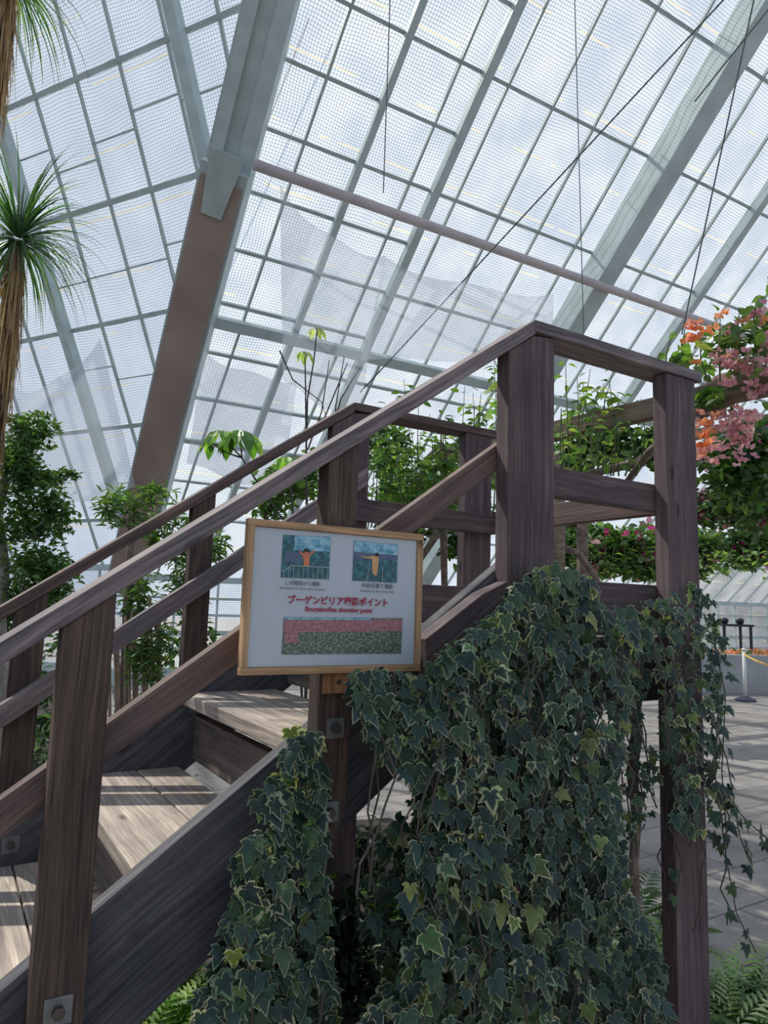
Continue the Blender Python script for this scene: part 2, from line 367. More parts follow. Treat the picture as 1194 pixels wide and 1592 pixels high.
rafterB('beam_left_rafter', -2.35*kb, .16, .16, 0, SB1)
# valley girder
def valley(s): return PA(valley_on_A(s), s)
vd = (valley(S1)-valley(0)).normalized()
vin = (nA+nB).normalized(); 
def vpt(px, py):   # point on the valley line nearest to the sight line
    d = ray(px, py).normalized(); p = valley(0); w0 = p-CAM; b = vd.dot(d); dd = vd.dot(w0); e = d.dot(w0)
    t = (b*e-dd)/(1-b*b); return p+vd*t
J = vpt(372, 290)
rafterB('beam_branch_rafter', -10.42*kb, .17, .16, max(0, (J-B0).dot(sB)-.2), SB1)
side = vd.cross(vin).normalized()
tj = (J-valley(0)).dot(vd)
gy = empty('valley_girder', valley(0), 'huge steel girder climbing the glass with a brown underside and green flanges', 'girder')
lo_a, hi_b = valley(0)+vin*.30, J+vin*.30
beam('lower_box', valley(0)+vin*.26, J+vd*.25+vin*.26, .62, .5, M_steel, gy, hint=vin)
beam('brown_soffit', valley(0)+vin*.545+side*.0, J+vd*.1+vin*.545, .54, .05, M_brown, gy, hint=vin)
beam('upper_web', J+vd*.1+vin*.16, valley(S1)+vin*.16, .60, .30, M_steel, gy, hint=vin)
beam('upper_flange', J+vd*.0+vin*.34-side*.18, valley(S1)+vin*.34-side*.18, .16, .06, M_steel, gy, hint=vin)
beam('upper_flange', J+vd*.0+vin*.34+side*.2, valley(S1)+vin*.34+side*.2, .20, .06, M_steel, gy, hint=vin)
prism('gusset_plate', [J+vin*.58-side*.15-vd*.35, J+vin*.58+side*.12-vd*.35, J+vin*.58+side*.22+vd*.45, J+vin*.58-side*.22+vd*.45], vin*.03, M_steel_d, gy, grain=vd)
# vertical glazed side walls under the slopes
def side_wall(name, P0, hv, h0, h1, inward, bar_h):
    z = P0.z; a = P0+hv*h0; b = P0+hv*h1; a0 = Vector((a.x, a.y, 0)); b0 = Vector((b.x, b.y, 0))
    w = sheet(name, [a0, b0, b, a], [(h0, 0), (h1, 0), (h1, z), (h0, z)], M_glass, kind='structure')
    m = MB()
    for zz, ww in ((.15, .3), (.62, .06), (.95, .10), (1.3, .05), (1.62, .05), (z-.03, .12)):
        m.box(Vector((a.x, a.y, zz))+inward*.04, Vector((b.x, b.y, zz))+inward*.04, .06, ww)
    n = int((h1-h0)/bar_h)
    for i in range(n+1):
        p = P0+hv*(h0+i*bar_h)+inward*.03; m.box(Vector((p.x, p.y, 0)), Vector((p.x, p.y, z)), .05, .04)
    m.build('glazing_bars', M_steel, w)
inA = Vector((nA.x, nA.y, 0)).normalized(); inB = Vector((nB.x, nB.y, 0)).normalized()
side_wall('wall_right_vertical_glass', A0, hA, valley_on_A(0), HR, inA, KA*1.517)
side_wall('wall_left_vertical_glass', B0, hB, valley_on_B(0), HL, inB, kb*1.9)
# tie pipe
pz0 = PA(valley_on_A(13.8*KA), 13.8*KA, .35)
yp_ = PA(0, 13.8*KA, .85).y; q0 = on(396, 256, 1, yp_); q1 = on(1150, 520, 1, yp_)
m = MB(); m.tube([q0, q0+(q1-q0)*1.25], .070, 16); pipe = m.build('steel_pipe', M_pipe, smooth=True)
tag(pipe, 'long grey brown steel pipe running across the glass from the big girder', 'pipe')
# tie rods and wires
def rod(p, q, D0, D1, r, label, grp=None, name='tie_rod', sag=0):
    a, b = at(*p, D0), at(*q, D1); m = MB(); n = 12
    m.tube([a+(b-a)*(i/n)-Vector((0, 0, 4*sag*(i/n)*(1-i/n))) for i in range(n+1)], r, 6)
    tag(m.build(name, M_cable), label, 'cable', grp)
rod((1180, -60), (560, 610), 8.2, 11.5, .012, 'dark tie rod slanting across the panes below the main rafter')
rod((893, -20), (908, 540), 8.0, 8.6, .006, 'thin wire hanging straight down above the platform post', name='hanging_wire')
rod((607, -20), (596, 300), 8.5, 9.0, .007, 'short thin wire hanging in front of the upper middle panes', name='hanging_wire')
rod((1172, 0), (1060, 520), 8.0, 9.5, .010, 'steep tie rod right of the main rafter')
rod((1230, -30), (1080, 158), 6.9, 7.4, .009, 'upper tie rod between main rafter and right edge')
rod((480, 30), (215, 700), 9.3, 12.0, .010, 'dark cable running along the right of the valley girder')
# shade netting
def net_mat():
    m, nt, out = mat_new('pale_shade_net'); L = nt.links.new
    d = N(nt, 'ShaderNodeBsdfDiffuse'); d.inputs[0].default_value = (.58, .63, .68, 1)
    t = N(nt, 'ShaderNodeBsdfTranslucent'); t.inputs[0].default_value = (.58, .63, .68, 1); tr = N(nt, 'ShaderNodeBsdfTransparent')
    a = N(nt, 'ShaderNodeMixShader'); a.inputs[0].default_value = .5; L(d.outputs[0], a.inputs[1]); L(t.outputs[0], a.inputs[2])
    b = N(nt, 'ShaderNodeMixShader'); b.inputs[0].default_value = .24; L(tr.outputs[0], b.inputs[1]); L(a.outputs[0], b.inputs[2]); L(b.outputs[0], out.inputs[0]); return m
M_net = net_mat()
def net(c4, D4, sag, label, n=14):
    P = [at(*c, d) for c, d in zip(c4, D4)]; vs = []; m = MB()
    for i in range(n+1):
        for j in range(n+1):
            u, v = i/n, j/n; p = (P[0]*(1-u)+P[1]*u)*(1-v)+(P[3]*(1-u)+P[2]*u)*v
            s = 4*u*(1-u)*sag*(1-.5*v) + .04*math.sin(9*u+3*v); vs.append(p-Vector((0, 0, s)))
    fs = [(i*(n+1)+j, (i+1)*(n+1)+j, (i+1)*(n+1)+j+1, i*(n+1)+j+1) for i in range(n) for j in range(n)]
    m.add(vs, fs); o = m.build('shade_net', M_net, smooth=True); tag(o, label, 'netting', 'loose shade nets under the glass')
    md = o.modifiers.new('thickness', 'SOLIDIFY'); md.thickness = .004
net([(436, 288), (600, 395), (560, 640), (440, 590)], (8.6, 8.6, 9.8, 9.8), .25, 'loose pale net hanging in front of the panes right of the valley girder')
net([(600, 400), (860, 455), (860, 540), (560, 560)], (8.8, 8.8, 9.6, 9.6), .15, 'pale net stretched low across the right glass slope above the handrail')
net([(20, 600), (156, 524), (210, 760), (40, 760)], (8.2, 8.2, 9.0, 9.0), .25, 'pale net bunched on the left slope behind the tree')
net([(318, 545), (462, 590), (440, 760), (290, 720)], (9.2, 9.2, 10, 10), .12, 'small pale net low behind the far handrail')

# ------------------------------------------------------------------ wooden stair with platform
SL = .7140
ST = empty('wooden_staircase', W(-1.0, .5, -2.25), 'weathered brown wooden staircase with handrails climbing to a small platform', 'staircase')
def xz(name, pts, y0, y1, mat, grain=None, parent=None, bevel=.004):
    P = [W(x, y0, z) for x, z in pts]
    g = grain if grain is not None else P[1]-P[0]
    return prism(name, P, W(0, y1, 0)-W(0, y0, 0), mat, parent or ST, grain=g, bevel=bevel)
UPV = Vector((0, 0, 1)); SLV = Vector((1, 0, SL)).normalized(); XV = Vector((1, 0, 0)); YV = Vector((0, 1, 0))
ZG = -2.25+.02
def bolt(parent, c, nrm, size=.05):
    """square washer plate with a hexagonal bolt; c on the wood face"""
    c = Vector(c); nrm = Vector(nrm)
    a = UPV; b = nrm.cross(a).normalized()
    pl = prism('washer_plate', [c-b*size/2-a*size/2, c+b*size/2-a*size/2, c+b*size/2+a*size/2, c-b*size/2+a*size/2], nrm*.004, M_zinc, parent, grain=a, bevel=.001)
    pts = [c+nrm*.004+(b*math.cos(t)+a*math.sin(t))*.012 for t in [i*math.pi/3 for i in range(6)]]
    prism('hex_bolt', pts, nrm*.012, M_bolt, pl, grain=a, bevel=.0015)
# near posts: two short bolted planks, two tall platform planks
def short_post(x0, x1, y0, y1, mat, tilt=0):
    zt0, zt1 = SL*x0-.042, SL*x1-.042
    zb0, zb1 = SL*x0-.905+.01, SL*x1-.905+.06
    return xz('post', [(x0, zb0), (x0, zt0), (x1, zt1), (x1, zb1)], y0, y1, mat, UPV)
XP = [(-1.116, -1.029), (-.607, -.530), (-1.62, -1.54)]
p1 = short_post(-1.116, -1.029, 0, .05, M_post); p2 = short_post(-.607, -.530, 0, .05, M_post)
p0 = short_post(-1.62, -1.54, 0, .05, M_post)
bolt(p1, W(-1.071, 0, -1.475), -YV, .050); bolt(p1, W(-1.071, 0, -1.60), -YV, .050)
bolt(p2, W(-.566, 0, -1.045), -YV, .046); bolt(p2, W(-.572, 0, -1.215), -YV, .046)
for a, b in XP: 
    q = short_post(a, b, 1.0, 1.05, M_post)
    bolt(q, W((a+b)/2, .958, SL*(a+b)/2-.72), -YV, .05)
p3 = xz('post', [(-.088, ZG), (-.088, -.106), (0, -.044), (.076, -.035), (.076, ZG)], 0, .05, M_mauve, UPV)
p4 = xz('post', [(.554, ZG), (.554, -.035), (.699, -.035), (.699, ZG)], 0, .05, M_mauve, UPV)
xz('post', [(-.088, ZG), (-.088, -.106), (0, -.044), (.076, -.035), (.076, ZG)], 1.0, 1.05, M_mauve, UPV)
xz('post', [(.554, ZG), (.554, -.035), (.699, -.035), (.699, ZG)], 1.0, 1.05, M_mauve, UPV)
# handrail caps
XL = -2.15
def sloped(name, xa, xb, top, th, y0, y1, mat):
    return xz(name, [(xa, SL*xa+top-th), (xb, SL*xb+top-th), (xb, SL*xb+top), (xa, SL*xa+top)], y0, y1, mat, SLV)
for y0, y1, mt in ((-.006, .098, M_rail), (.996, 1.098, M_redrail)):
    sloped('sloped_handrail', XL, 0, 0, .042, y0, y1, mt)
    xz('platform_handrail', [(-.001, -.033), (.731, -.033), (.731, 0), (-.001, 0)], y0, y1, M_rail if y0 < 0 else M_redrail, XV)
# mid rails on the inner faces
sloped('sloped_mid_rail', XL, -.02, -.290, .072, .0505, .085, M_redrail)
sloped('sloped_mid_rail', XL, .05, -.292, .072, .962, .9995, M_rail)
for y0, y1 in ((.0505, .085), (.962, .9995)):
    xz('platform_mid_rail', [(-.06, -.468), (.70, -.468), (.70, -.383), (-.06, -.383)], y0, y1, M_mauve, XV)
    xz('toe_board', [(-.05, -.85), (.70, -.85), (.70, -.697), (-.05, -.697)], y0, y1, M_mauve, XV)
prism('end_mid_rail', [W(.70, .05, -.455), W(.70, 1.0, -.455), W(.70, 1.0, -.368), W(.70, .05, -.368)], W(.735, 0, 0)-W(.70, 0, 0), M_redrail, ST, grain=YV)
# stringers
for y0, y1 in ((.0505, .092), (.955, .9995)):
    sloped('stringer', XL, .02, -.622, .284, y0, y1, M_grey)
xz('cleat_board', [(-.312, SL*-.312-.86), (-.09, SL*-.09-.86), (-.09, SL*-.12-.628), (-.165, -.746), (-.336, SL*-.336-.618)], -.002, .049, M_mauve, SLV)
# treads and risers
for k in range(-3, 4):
    xn = -.615+.32*(k); z = -1.083+.2286*k
    xn -= 0
    if xn > -.2: continue
    for (a, b) in ((xn-.0, xn+.125), (xn+.129, xn+.205), (xn+.209, xn+.325)) if k < -5 else ((xn, xn+.19), (xn+.194, xn+.325)):
        if k == 1: b = min(b, -.02)
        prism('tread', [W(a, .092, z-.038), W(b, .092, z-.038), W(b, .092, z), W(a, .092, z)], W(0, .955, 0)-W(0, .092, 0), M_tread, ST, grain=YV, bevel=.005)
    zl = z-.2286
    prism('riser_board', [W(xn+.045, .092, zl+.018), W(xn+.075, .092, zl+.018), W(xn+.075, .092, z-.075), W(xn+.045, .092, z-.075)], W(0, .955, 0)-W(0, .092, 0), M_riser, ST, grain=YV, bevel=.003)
# platform deck
for i in range(5):
    x0 = -.02+i*.144
    prism('deck_board', [W(x0, .09, -.892), W(x0+.138, .09, -.892), W(x0+.138, .09, -.854), W(x0, .09, -.854)], W(0, .955, 0)-W(0, .09, 0), M_tread, ST, grain=YV, bevel=.004)
for y in (.10, .5, .90):
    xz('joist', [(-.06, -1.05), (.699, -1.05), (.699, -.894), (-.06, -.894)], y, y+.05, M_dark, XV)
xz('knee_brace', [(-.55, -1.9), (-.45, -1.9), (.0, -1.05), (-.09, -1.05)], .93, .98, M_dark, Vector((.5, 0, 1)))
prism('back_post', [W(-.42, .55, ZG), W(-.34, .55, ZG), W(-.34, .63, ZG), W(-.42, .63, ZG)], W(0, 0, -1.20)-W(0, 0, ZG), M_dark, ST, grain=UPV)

# ------------------------------------------------------------------ sign board
YS = -.030*1.1
sx0, sx1 = -.795*1.1, -.369*1.1; sz0, sz1 = (-.928+2.25)*1.1, (-.6185+2.25)*1.1
SG = empty('signboard', (-.568*1.1, -.012*1.1, (sz0+sz1)/2), 'white photo spot notice in a honey wood frame fixed to the handrail post', 'sign')
FB = .016; yb = -.012*1.1
for (a, b, c, d) in ((sx0, sx1, sz1-FB, sz1), (sx0, sx1, sz0, sz0+FB), (sx0, sx0+FB, sz0+FB, sz1-FB), (sx1-FB, sx1, sz0+FB, sz1-FB)):
    hz = (b-a) > (d-c)
    prism('frame_bar', [(a, YS, c), (b, YS, c), (b, YS, d), (a, YS, d)], (0, yb-YS, 0), M_frame, SG, grain=XV if hz else UPV, bevel=.0015)
prism('backing_board', [(sx0+FB, YS+.010, sz0+FB), (sx1-FB, YS+.010, sz0+FB), (sx1-FB, YS+.010, sz1-FB), (sx0+FB, YS+.010, sz1-FB)], (0, .009, 0), M_frame, SG, grain=XV, bevel=0)
YP = YS+.0065
ppr = prism('paper_notice', [(sx0+FB+.001, YP, sz0+FB+.001), (sx1-FB-.001, YP, sz0+FB+.001), (sx1-FB-.001, YP, sz1-FB-.001), (sx0+FB+.001, YP, sz1-FB-.001)], (0, .003, 0), M_paper, SG, grain=XV, bevel=0)
bt = prism('batten', [(-.602*1.1, yb, (-.972+2.25)*1.1), (-.533*1.1, yb, (-.972+2.25)*1.1), (-.533*1.1, yb, (-.70+2.25)*1.1), (-.602*1.1, yb, (-.70+2.25)*1.1)], (0, .0125, 0), M_orange, SG, grain=UPV, bevel=.0015)
m = MB(); cc = Vector((-.567*1.1, yb, (-.948+2.25)*1.1)); m.tube([cc+Vector((0, .0005, 0)), cc-Vector((0, .003, 0))], .0055, 14); m.build('screw_head', M_bolt, bt)
def sp(px, py, dy=0):
    p = on(px, py, 1, YS+.0055); p.y -= dy; return p
def c6(x, y): return (370+x/3.98, 790+y/3.98)
def ptc(x, y, dy=0): return sp(*c6(x, y), dy)
def patchmat(name, cols, scale, w=1.0, seed=0):
    m, nt, out = mat_new(name); L = nt.links.new
    tc = N(nt, 'ShaderNodeTexCoord'); n = N(nt, 'ShaderNodeTexNoise', Scale=scale*.8, Detail=6.0, Roughness=.85); mp = N(nt, 'ShaderNodeMapping'); mp.inputs['Location'].default_value = (seed, seed, 0)
    L(tc.outputs['Object'], mp.inputs[0]); L(mp.outputs[0], n.inputs['Vector'])
    k = len(cols); r = ramp(nt, [(.38+.24*i/(k-1), c) for i, c in enumerate(cols)]); r.color_ramp.interpolation = 'LINEAR'; L(n.outputs['Fac'], r.inputs['Fac'])
    b = N(nt, 'ShaderNodeBsdfPrincipled', Roughness=.3); L(r.outputs['Color'], b.inputs['Base Color']); L(b.outputs[0], out.inputs[0]); return m
def flat(name, pts, mat, parent, dy, th=.0006):
    return prism(name, [ptc(x, y, dy) for x, y in pts], (0, th, 0), mat, parent, grain=XV, bevel=0)
M_teal = patchmat('print_teal_foliage', [(.01, .03, .035), (.02, .10, .12), (.06, .22, .25)], 70)
M_sky = patchmat('print_blue_roof', [(.04, .20, .28), (.16, .38, .48), (.40, .55, .66)], 60, seed=3)
M_pv = patchmat('print_purple_band', [(.03, .05, .12), (.10, .12, .22), (.03, .10, .10)], 110, seed=5)
M_pinkf = patchmat('print_pink_flowers', [(.04, .08, .04), (.40, .10, .15), (.12, .10, .08), (.60, .24, .28), (.30, .10, .14)], 190, seed=7)
M_grnf = patchmat('print_green_leaves', [(.01, .03, .03), (.06, .13, .06), (.02, .04, .06), (.30, .36, .26), (.35, .12, .14)], 190, seed=9)
M_sk = plain('print_orange_figure', (.55, .17, .08), .4); M_sk2 = plain('print_tan_figure', (.55, .32, .14), .4); M_hair = plain('print_black', (.02, .02, .02), .4)
M_wht = plain('print_pale_line', (.45, .55, .52), .4); M_red = plain('print_red_ink', (.34, .02, .06), .45); M_ink = plain('print_dark_ink', (.09, .08, .12), .45)
ph1 = flat('printed_photo', [(265, 428), (562, 440), (572, 180), (280, 165)], M_teal, ppr, .0006)
flat('printed_roof', [(345, 260), (565, 270), (571, 182), (352, 170)], M_sky, ph1, .0012); flat('printed_band', [(285, 330), (392, 335), (396, 275), (290, 270)], M_pv, ph1, .0012)
def ell(cx, cy, rx, ry, n=14): return [(cx+rx*math.cos(2*math.pi*i/n), cy-ry*math.sin(2*math.pi*i/n)) for i in range(n)]
flat('printed_person', [(405, 358), (440, 359), (440, 315), (446, 292), (475, 268), (462, 262), (440, 282), (400, 280), (384, 264), (372, 268), (398, 292), (404, 320)], M_sk, ph1, .0018)
flat('printed_head', ell(421, 272, 13, 14), M_sk, ph1, .0024); flat('printed_hair', [(404, 270), (438, 272), (436, 256), (421, 250), (406, 256)], M_hair, ph1, .0030)
m = MB()
def tubep(m, a, b, r=.0007): m.tube([ptc(*a, .0022), ptc(*b, .0022)], r, 6)
tubep(m, (268, 392), (330, 356)); tubep(m, (330, 356), (565, 368)); 
for i in range(10):
    x = 282+30*i; yt = 384-(x-282)*.55 if x < 335 else 357+(x-330)*.05; tubep(m, (x, yt), (x-3, 430+(x-282)*.03), .00045)
m.build('printed_railing', M_wht, ph1)
ph2 = flat('printed_photo', [(708, 448), (982, 462), (990, 225), (718, 200)], M_teal, ppr, .0006)
flat('printed_roof', [(716, 270), (987, 292), (990, 227), (718, 202)], M_sky, ph2, .0012); flat('printed_band', [(714, 310), (985, 325), (987, 292), (716, 270)], M_pv, ph2, .0012)
flat('printed_person', [(836, 412), (846, 416), (856, 416), (862, 380), (868, 330), (866, 300), (838, 296), (800, 302), (762, 296), (762, 302), (800, 311), (824, 312), (830, 350), (826, 380)], M_sk2, ph2, .0018)
flat('printed_head', ell(858, 288, 11, 12), M_hair, ph2, .0024)
m = MB(); tubep(m, (790, 450), (810, 370), .0006); m.build('printed_post', M_wht, ph2); m = MB(); tubep(m, (890, 462), (892, 370), .0006); m.build('printed_post', M_wht, ph2)
ph3 = flat('printed_photo', [(270, 905), (1008, 898), (1018, 680), (284, 675)], M_grnf, ppr, .0006)
flat('printed_flower_band', [(282, 770), (1014, 760), (1017, 690), (284, 692)], M_pinkf, ph3, .0012)
flat('printed_flower_band', [(285, 835), (370, 830), (372, 768), (285, 768)], M_pinkf, ph3, .0013)
flat('printed_sky_band', [(284, 690), (820, 692), (822, 680), (284, 677)], M_sky, ph3, .0018)
def text(s, x0, y0, x1, mat, parent, name, bold=0, hscale=1):
    cu = bpy.data.curves.new(name, 'FONT'); cu.body = s; cu.size = 1; cu.extrude = .012; cu.offset = bold; cu.resolution_u = 3
    o = bpy.data.objects.new(name, cu); COL.objects.link(o)
    bpy.context.view_layer.update()
    wdt = max(o.dimensions.x, .01)
    me = bpy.data.meshes.new_from_object(o.evaluated_get(bpy.context.evaluated_depsgraph_get()))
    bpy.data.objects.remove(o)
    a, b = ptc(x0, y0, .0016), ptc(x1, y0, .0016); L_ = (b-a).length
    co = np.empty(len(me.vertices)*3); me.vertices.foreach_get('co', co); co = co.reshape(-1, 3)
    xs = co[:, 0]; sc = L_/(xs.max()-xs.min()); x_min = xs.min(); y_min = co[:, 1].min()
    X = (b-a).normalized(); X = Vector((1, 0, 0)); mw = Matrix((X, Vector((0, 0, 1)), Vector((0, -1, 0)))).transposed().to_4x4(); mw.translation = a
    co = np.stack([(xs-x_min)*sc, (co[:, 1]-y_min)*sc*hscale, co[:, 2]*sc], 1); me.vertices.foreach_set('co', co.ravel()); me.update()
    me.materials.clear()
    return link(name, me, mat, parent, mw)
text('ブーゲンビリア撮影ポイント', 308, 592, 925, M_red, ppr, 'title_lettering', .024)
text('Bougainvillea shooting point', 415, 648, 830, M_red, ppr, 'subtitle_lettering', .02)
text('この階段から撮影', 292, 474, 508, M_ink, ppr, 'caption_lettering'); text('中央花壇で撮影', 765, 492, 958, M_ink, ppr, 'caption_lettering')
text('Shooting from these stairs up here', 258, 502, 535, M_ink, ppr, 'caption_lettering', 0, .8); text('Shooting in the central bed', 755, 520, 962, M_ink, ppr, 'caption_lettering', 0, .8)

# ------------------------------------------------------------------ leaves
def jit(c, r, a=.25):
    k = 1+r.uniform(-a, a); return tuple(max(0, min(1, x*k*(1+r.uniform(-.08, .08)))) for x in c)
IVY = [(0, 0), (.10, -.16), (.34, -.20), (.52, -.02), (.36, .10), (.56, .44), (.28, .38), (.20, .62), (0, 1.0), (-.20, .62), (-.28, .38), (-.56, .44), (-.36, .10), (-.52, -.02), (-.34, -.20), (-.10, -.16)]
def ivy_leaf(m, p, tip, nrm, size, green, rim, r):
    tip = tip.normalized(); S = tip.cross(nrm).normalized(); Nn = S.cross(tip).normalized()
    ax = [(x*r.uniform(.88, 1.12), y) for x, y in IVY]; cx, cy = 0, .22
    curl = r.uniform(.05, .28); rw = r.uniform(.86, .95) if r.random() < .85 else .68
    def P(x, y, d=0): 
        z = -curl*(x*x*1.6+(y-.2)*(y-.2)*.8)+d
        return p + (S*x + tip*y + Nn*z)*size
    outer = [P(x, y) for x, y in ax]; inner = [P(cx+(x-cx)*rw, cy+(y-cy)*rw, .004) for x, y in ax]; n = len(ax)
    c = P(cx, cy, .03)
    m.add([c]+inner, [(0, 1+i, 1+(i+1) % n) for i in range(n)], green)
    m.add(inner+outer, [(i, n+i, n+(i+1) % n, (i+1) % n) for i in range(n)], rim)
def inpoly(x, y, poly):
    c = False; j = len(poly)-1
    for i in range(len(poly)):
        xi, yi = poly[i]; xj, yj = poly[j]
        if (yi > y) != (yj > y) and x < (xj-xi)*(y-yi)/(yj-yi)+xi: c = not c
        j = i
    return c
GREENS = [(.022, .050, .036), (.028, .062, .040), (.021, .046, .041), (.045, .088, .040), (.026, .054, .048), (.017, .036, .031)]
YG = [(.10, .15, .04), (.15, .18, .06), (.06, .11, .03)]
RIMS = [(.24, .28, .18), (.17, .22, .13), (.31, .31, .19), (.09, .14, .08)]
def ivy(label, areas, seed, size=(.032, .056), strands=()):
    r = random.Random(seed); lm = MB(); sm = MB(); base = None
    for poly, n, yw, thick, yel in areas:
        xs = [p[0] for p in poly]; ys = [p[1] for p in poly]; k = 0; tries = 0
        # poly is outlined on the vertical plane y = yw of the place
        pts = []
        while k < n and tries < n*40:
            tries += 1; x = r.uniform(min(xs), max(xs)); y = r.uniform(min(ys), max(ys))
            if not inpoly(x, y, poly): continue
            d = r.random()**1.5*thick; p = on(x, y, 1, yw-d*.35+.0); p.y = yw - thick + d*1.0 if thick else yw
            p = on(x, y, 1, yw-thick*r.random()); 
            if p.z < .04: continue
            k += 1; pts.append(p)
            out = Vector((r.gauss(-.15, .45), -1, r.gauss(.35, .45))).normalized()
            tip = (Vector((r.gauss(0, .5), 0, -1)) + Vector((0, -.35, 0))).normalized(); tip = (tip - out*tip.dot(out)).normalized()
            g = jit(r.choice(GREENS), r); rim = jit(r.choice(RIMS), r)
            if r.random() < yel: g = jit(r.choice(YG), r); rim = jit((.4, .4, .2), r)
            ivy_leaf(lm, p, tip, out, r.uniform(*size)*r.choice((1, 1, .75)), g, rim, r)
        for _ in range(max(2, n//28)):
            if not pts: break
            a = r.choice(pts).copy(); q = [a]; 
            for i in range(7): a = a+Vector((r.gauss(0, .018), r.gauss(0, .008), -.055)); q.append(a)
            q = [v for v in q if v.z > .05]
            if len(q) > 2: sm.tube(q, .0025, 5)
    for pts_px, yw, n in strands:
        q = [on(x, y, 1, w) for (x, y), w in zip(pts_px, yw)]; cur = []
        for i in range(len(q)-1):
            for t in range(6): cur.append(q[i].lerp(q[i+1], t/6)+Vector((0, 0, 0)))
        cur.append(q[-1]); sm.tube(cur, .002, 5)
        for i in range(n):
            p = cur[min(len(cur)-1, int((i+.5)/n*len(cur)))]+Vector((r.gauss(0, .008), r.gauss(0, .01), r.gauss(0, .008)))
            out = Vector((r.gauss(0, .5), -1, r.gauss(.3, .5))).normalized(); tip = Vector((r.gauss(0, .6), -.2, -1)); tip = (tip-out*tip.dot(out)).normalized()
            ivy_leaf(lm, p, tip, out, r.uniform(.028, .05), jit(r.choice(GREENS), r), jit(r.choice(RIMS), r), r)
    c = Vector(lm.v[0]); e = empty('ivy', (c.x, c.y, .05), label, 'ivy', 'variegated ivy trailing over the staircase')
    lm.build('leaves', M_ivy, e, colors=True); sm.build('stems', M_darkstem, e)
main = [(548, 1048), (590, 1036), (640, 1052), (700, 1010), (745, 985), (778, 940), (812, 905), (850, 880), (900, 893), (930, 940), (985, 950), (1010, 990), (975, 1040), (990, 1090), (970, 1150), (955, 1230), (965, 1310), (985, 1400), (1030, 1480), (1040, 1600), (560, 1600), (640, 1480), (655, 1400), (640, 1340), (655, 1280), (640, 1215), (600, 1175), (565, 1120)]
lowl = [(560, 1600), (600, 1500), (560, 1440), (585, 1400), (560, 1360), (590, 1330), (600, 1290), (640, 1240), (680, 1300), (680, 1450), (640, 1600)]
ivy('thick curtain of cream edged ivy hanging from the platform down to the soil', [(main, 2300, -.03, .20, .05), ([(x, y) for x, y in main if y > 1100]+[(600, 1100)], 500, -.02, .05, .03), (lowl, 110, .05, .1, .1),
    ([(700, 1010), (778, 935), (850, 872), (920, 900), (935, 960), (860, 1000), (760, 1040)], 260, -.04, .12, .15),
    ([(640, 1300), (760, 1280), (860, 1380), (860, 1600), (620, 1600)], 160, -.16, .1, .16)], 1)
ivy('ivy strand hanging over the lower side board left of the sign post', [([(452, 1150), (498, 1135), (500, 1200), (497, 1330), (512, 1480), (520, 1600), (300, 1600), (318, 1520), (345, 1470), (365, 1400), (365, 1330), (405, 1290), (400, 1230), (438, 1200)], 560, .01, .13, .06),
    ([(450, 1135), (475, 1125), (490, 1150), (460, 1170)], 8, .04, .06, .9)], 2, size=(.032, .055))
ivy('ivy wrapped round the outer platform post with shoots reaching into the path', [([(1035, 925), (1080, 905), (1118, 935), (1128, 1000), (1130, 1090), (1115, 1180), (1122, 1240), (1105, 1295), (1040, 1290), (1050, 1220), (1028, 1150), (1030, 1080), (1020, 1020), (985, 985), (990, 940)], 330, -.01, .10, .1)], 3, size=(.028, .05),
    strands=[([(1095, 1180), (1125, 1235), (1160, 1275), (1194, 1305)], (-.05, -.1, -.15, -.2), 14), ([(1100, 1100), (1130, 1180), (1150, 1300), (1165, 1340)], (-.05, -.1, -.1, -.1), 12), ([(1110, 1000), (1128, 1080), (1122, 1200), (1130, 1300)], (-.05, -.08, -.08, -.08), 16), ([(1110, 1290), (1130, 1340), (1145, 1420), (1175, 1480)], (-.05, -.08, -.08, -.08), 7), ([(1040, 1280), (1060, 1340), (1050, 1400)], (-.03, -.03, -.03), 4)])
ivy('thin hanging ivy between the platform posts with the path seen behind', [([(935, 940), (1020, 960), (1010, 1050), (990, 1130), (1030, 1180), (1010, 1280), (960, 1320), (950, 1100)], 130, .05, .1, .08)], 4, size=(.026, .046),
    strands=[([(985, 960), (990, 1050), (985, 1150), (992, 1250)], (.05, .06, .05, .05), 14)])
# bare woody stem hanging there
m = MB(); q = [on(x, y, 1, .08) for x, y in ((982, 960), (990, 1020), (984, 1080), (990, 1140), (982, 1200), (990, 1270), (985, 1340), (990, 1420))]; q.append(Vector((q[-1].x, q[-1].y, .03)))
m.tube(q, [.012, .014, .017, .02, .018, .016, .015, .014, .014], 9); st_ = m.build('woody_vine', M_bark, smooth=True); tag(st_, 'bare twisted woody vine standing under the platform right of the ivy curtain', 'vine')

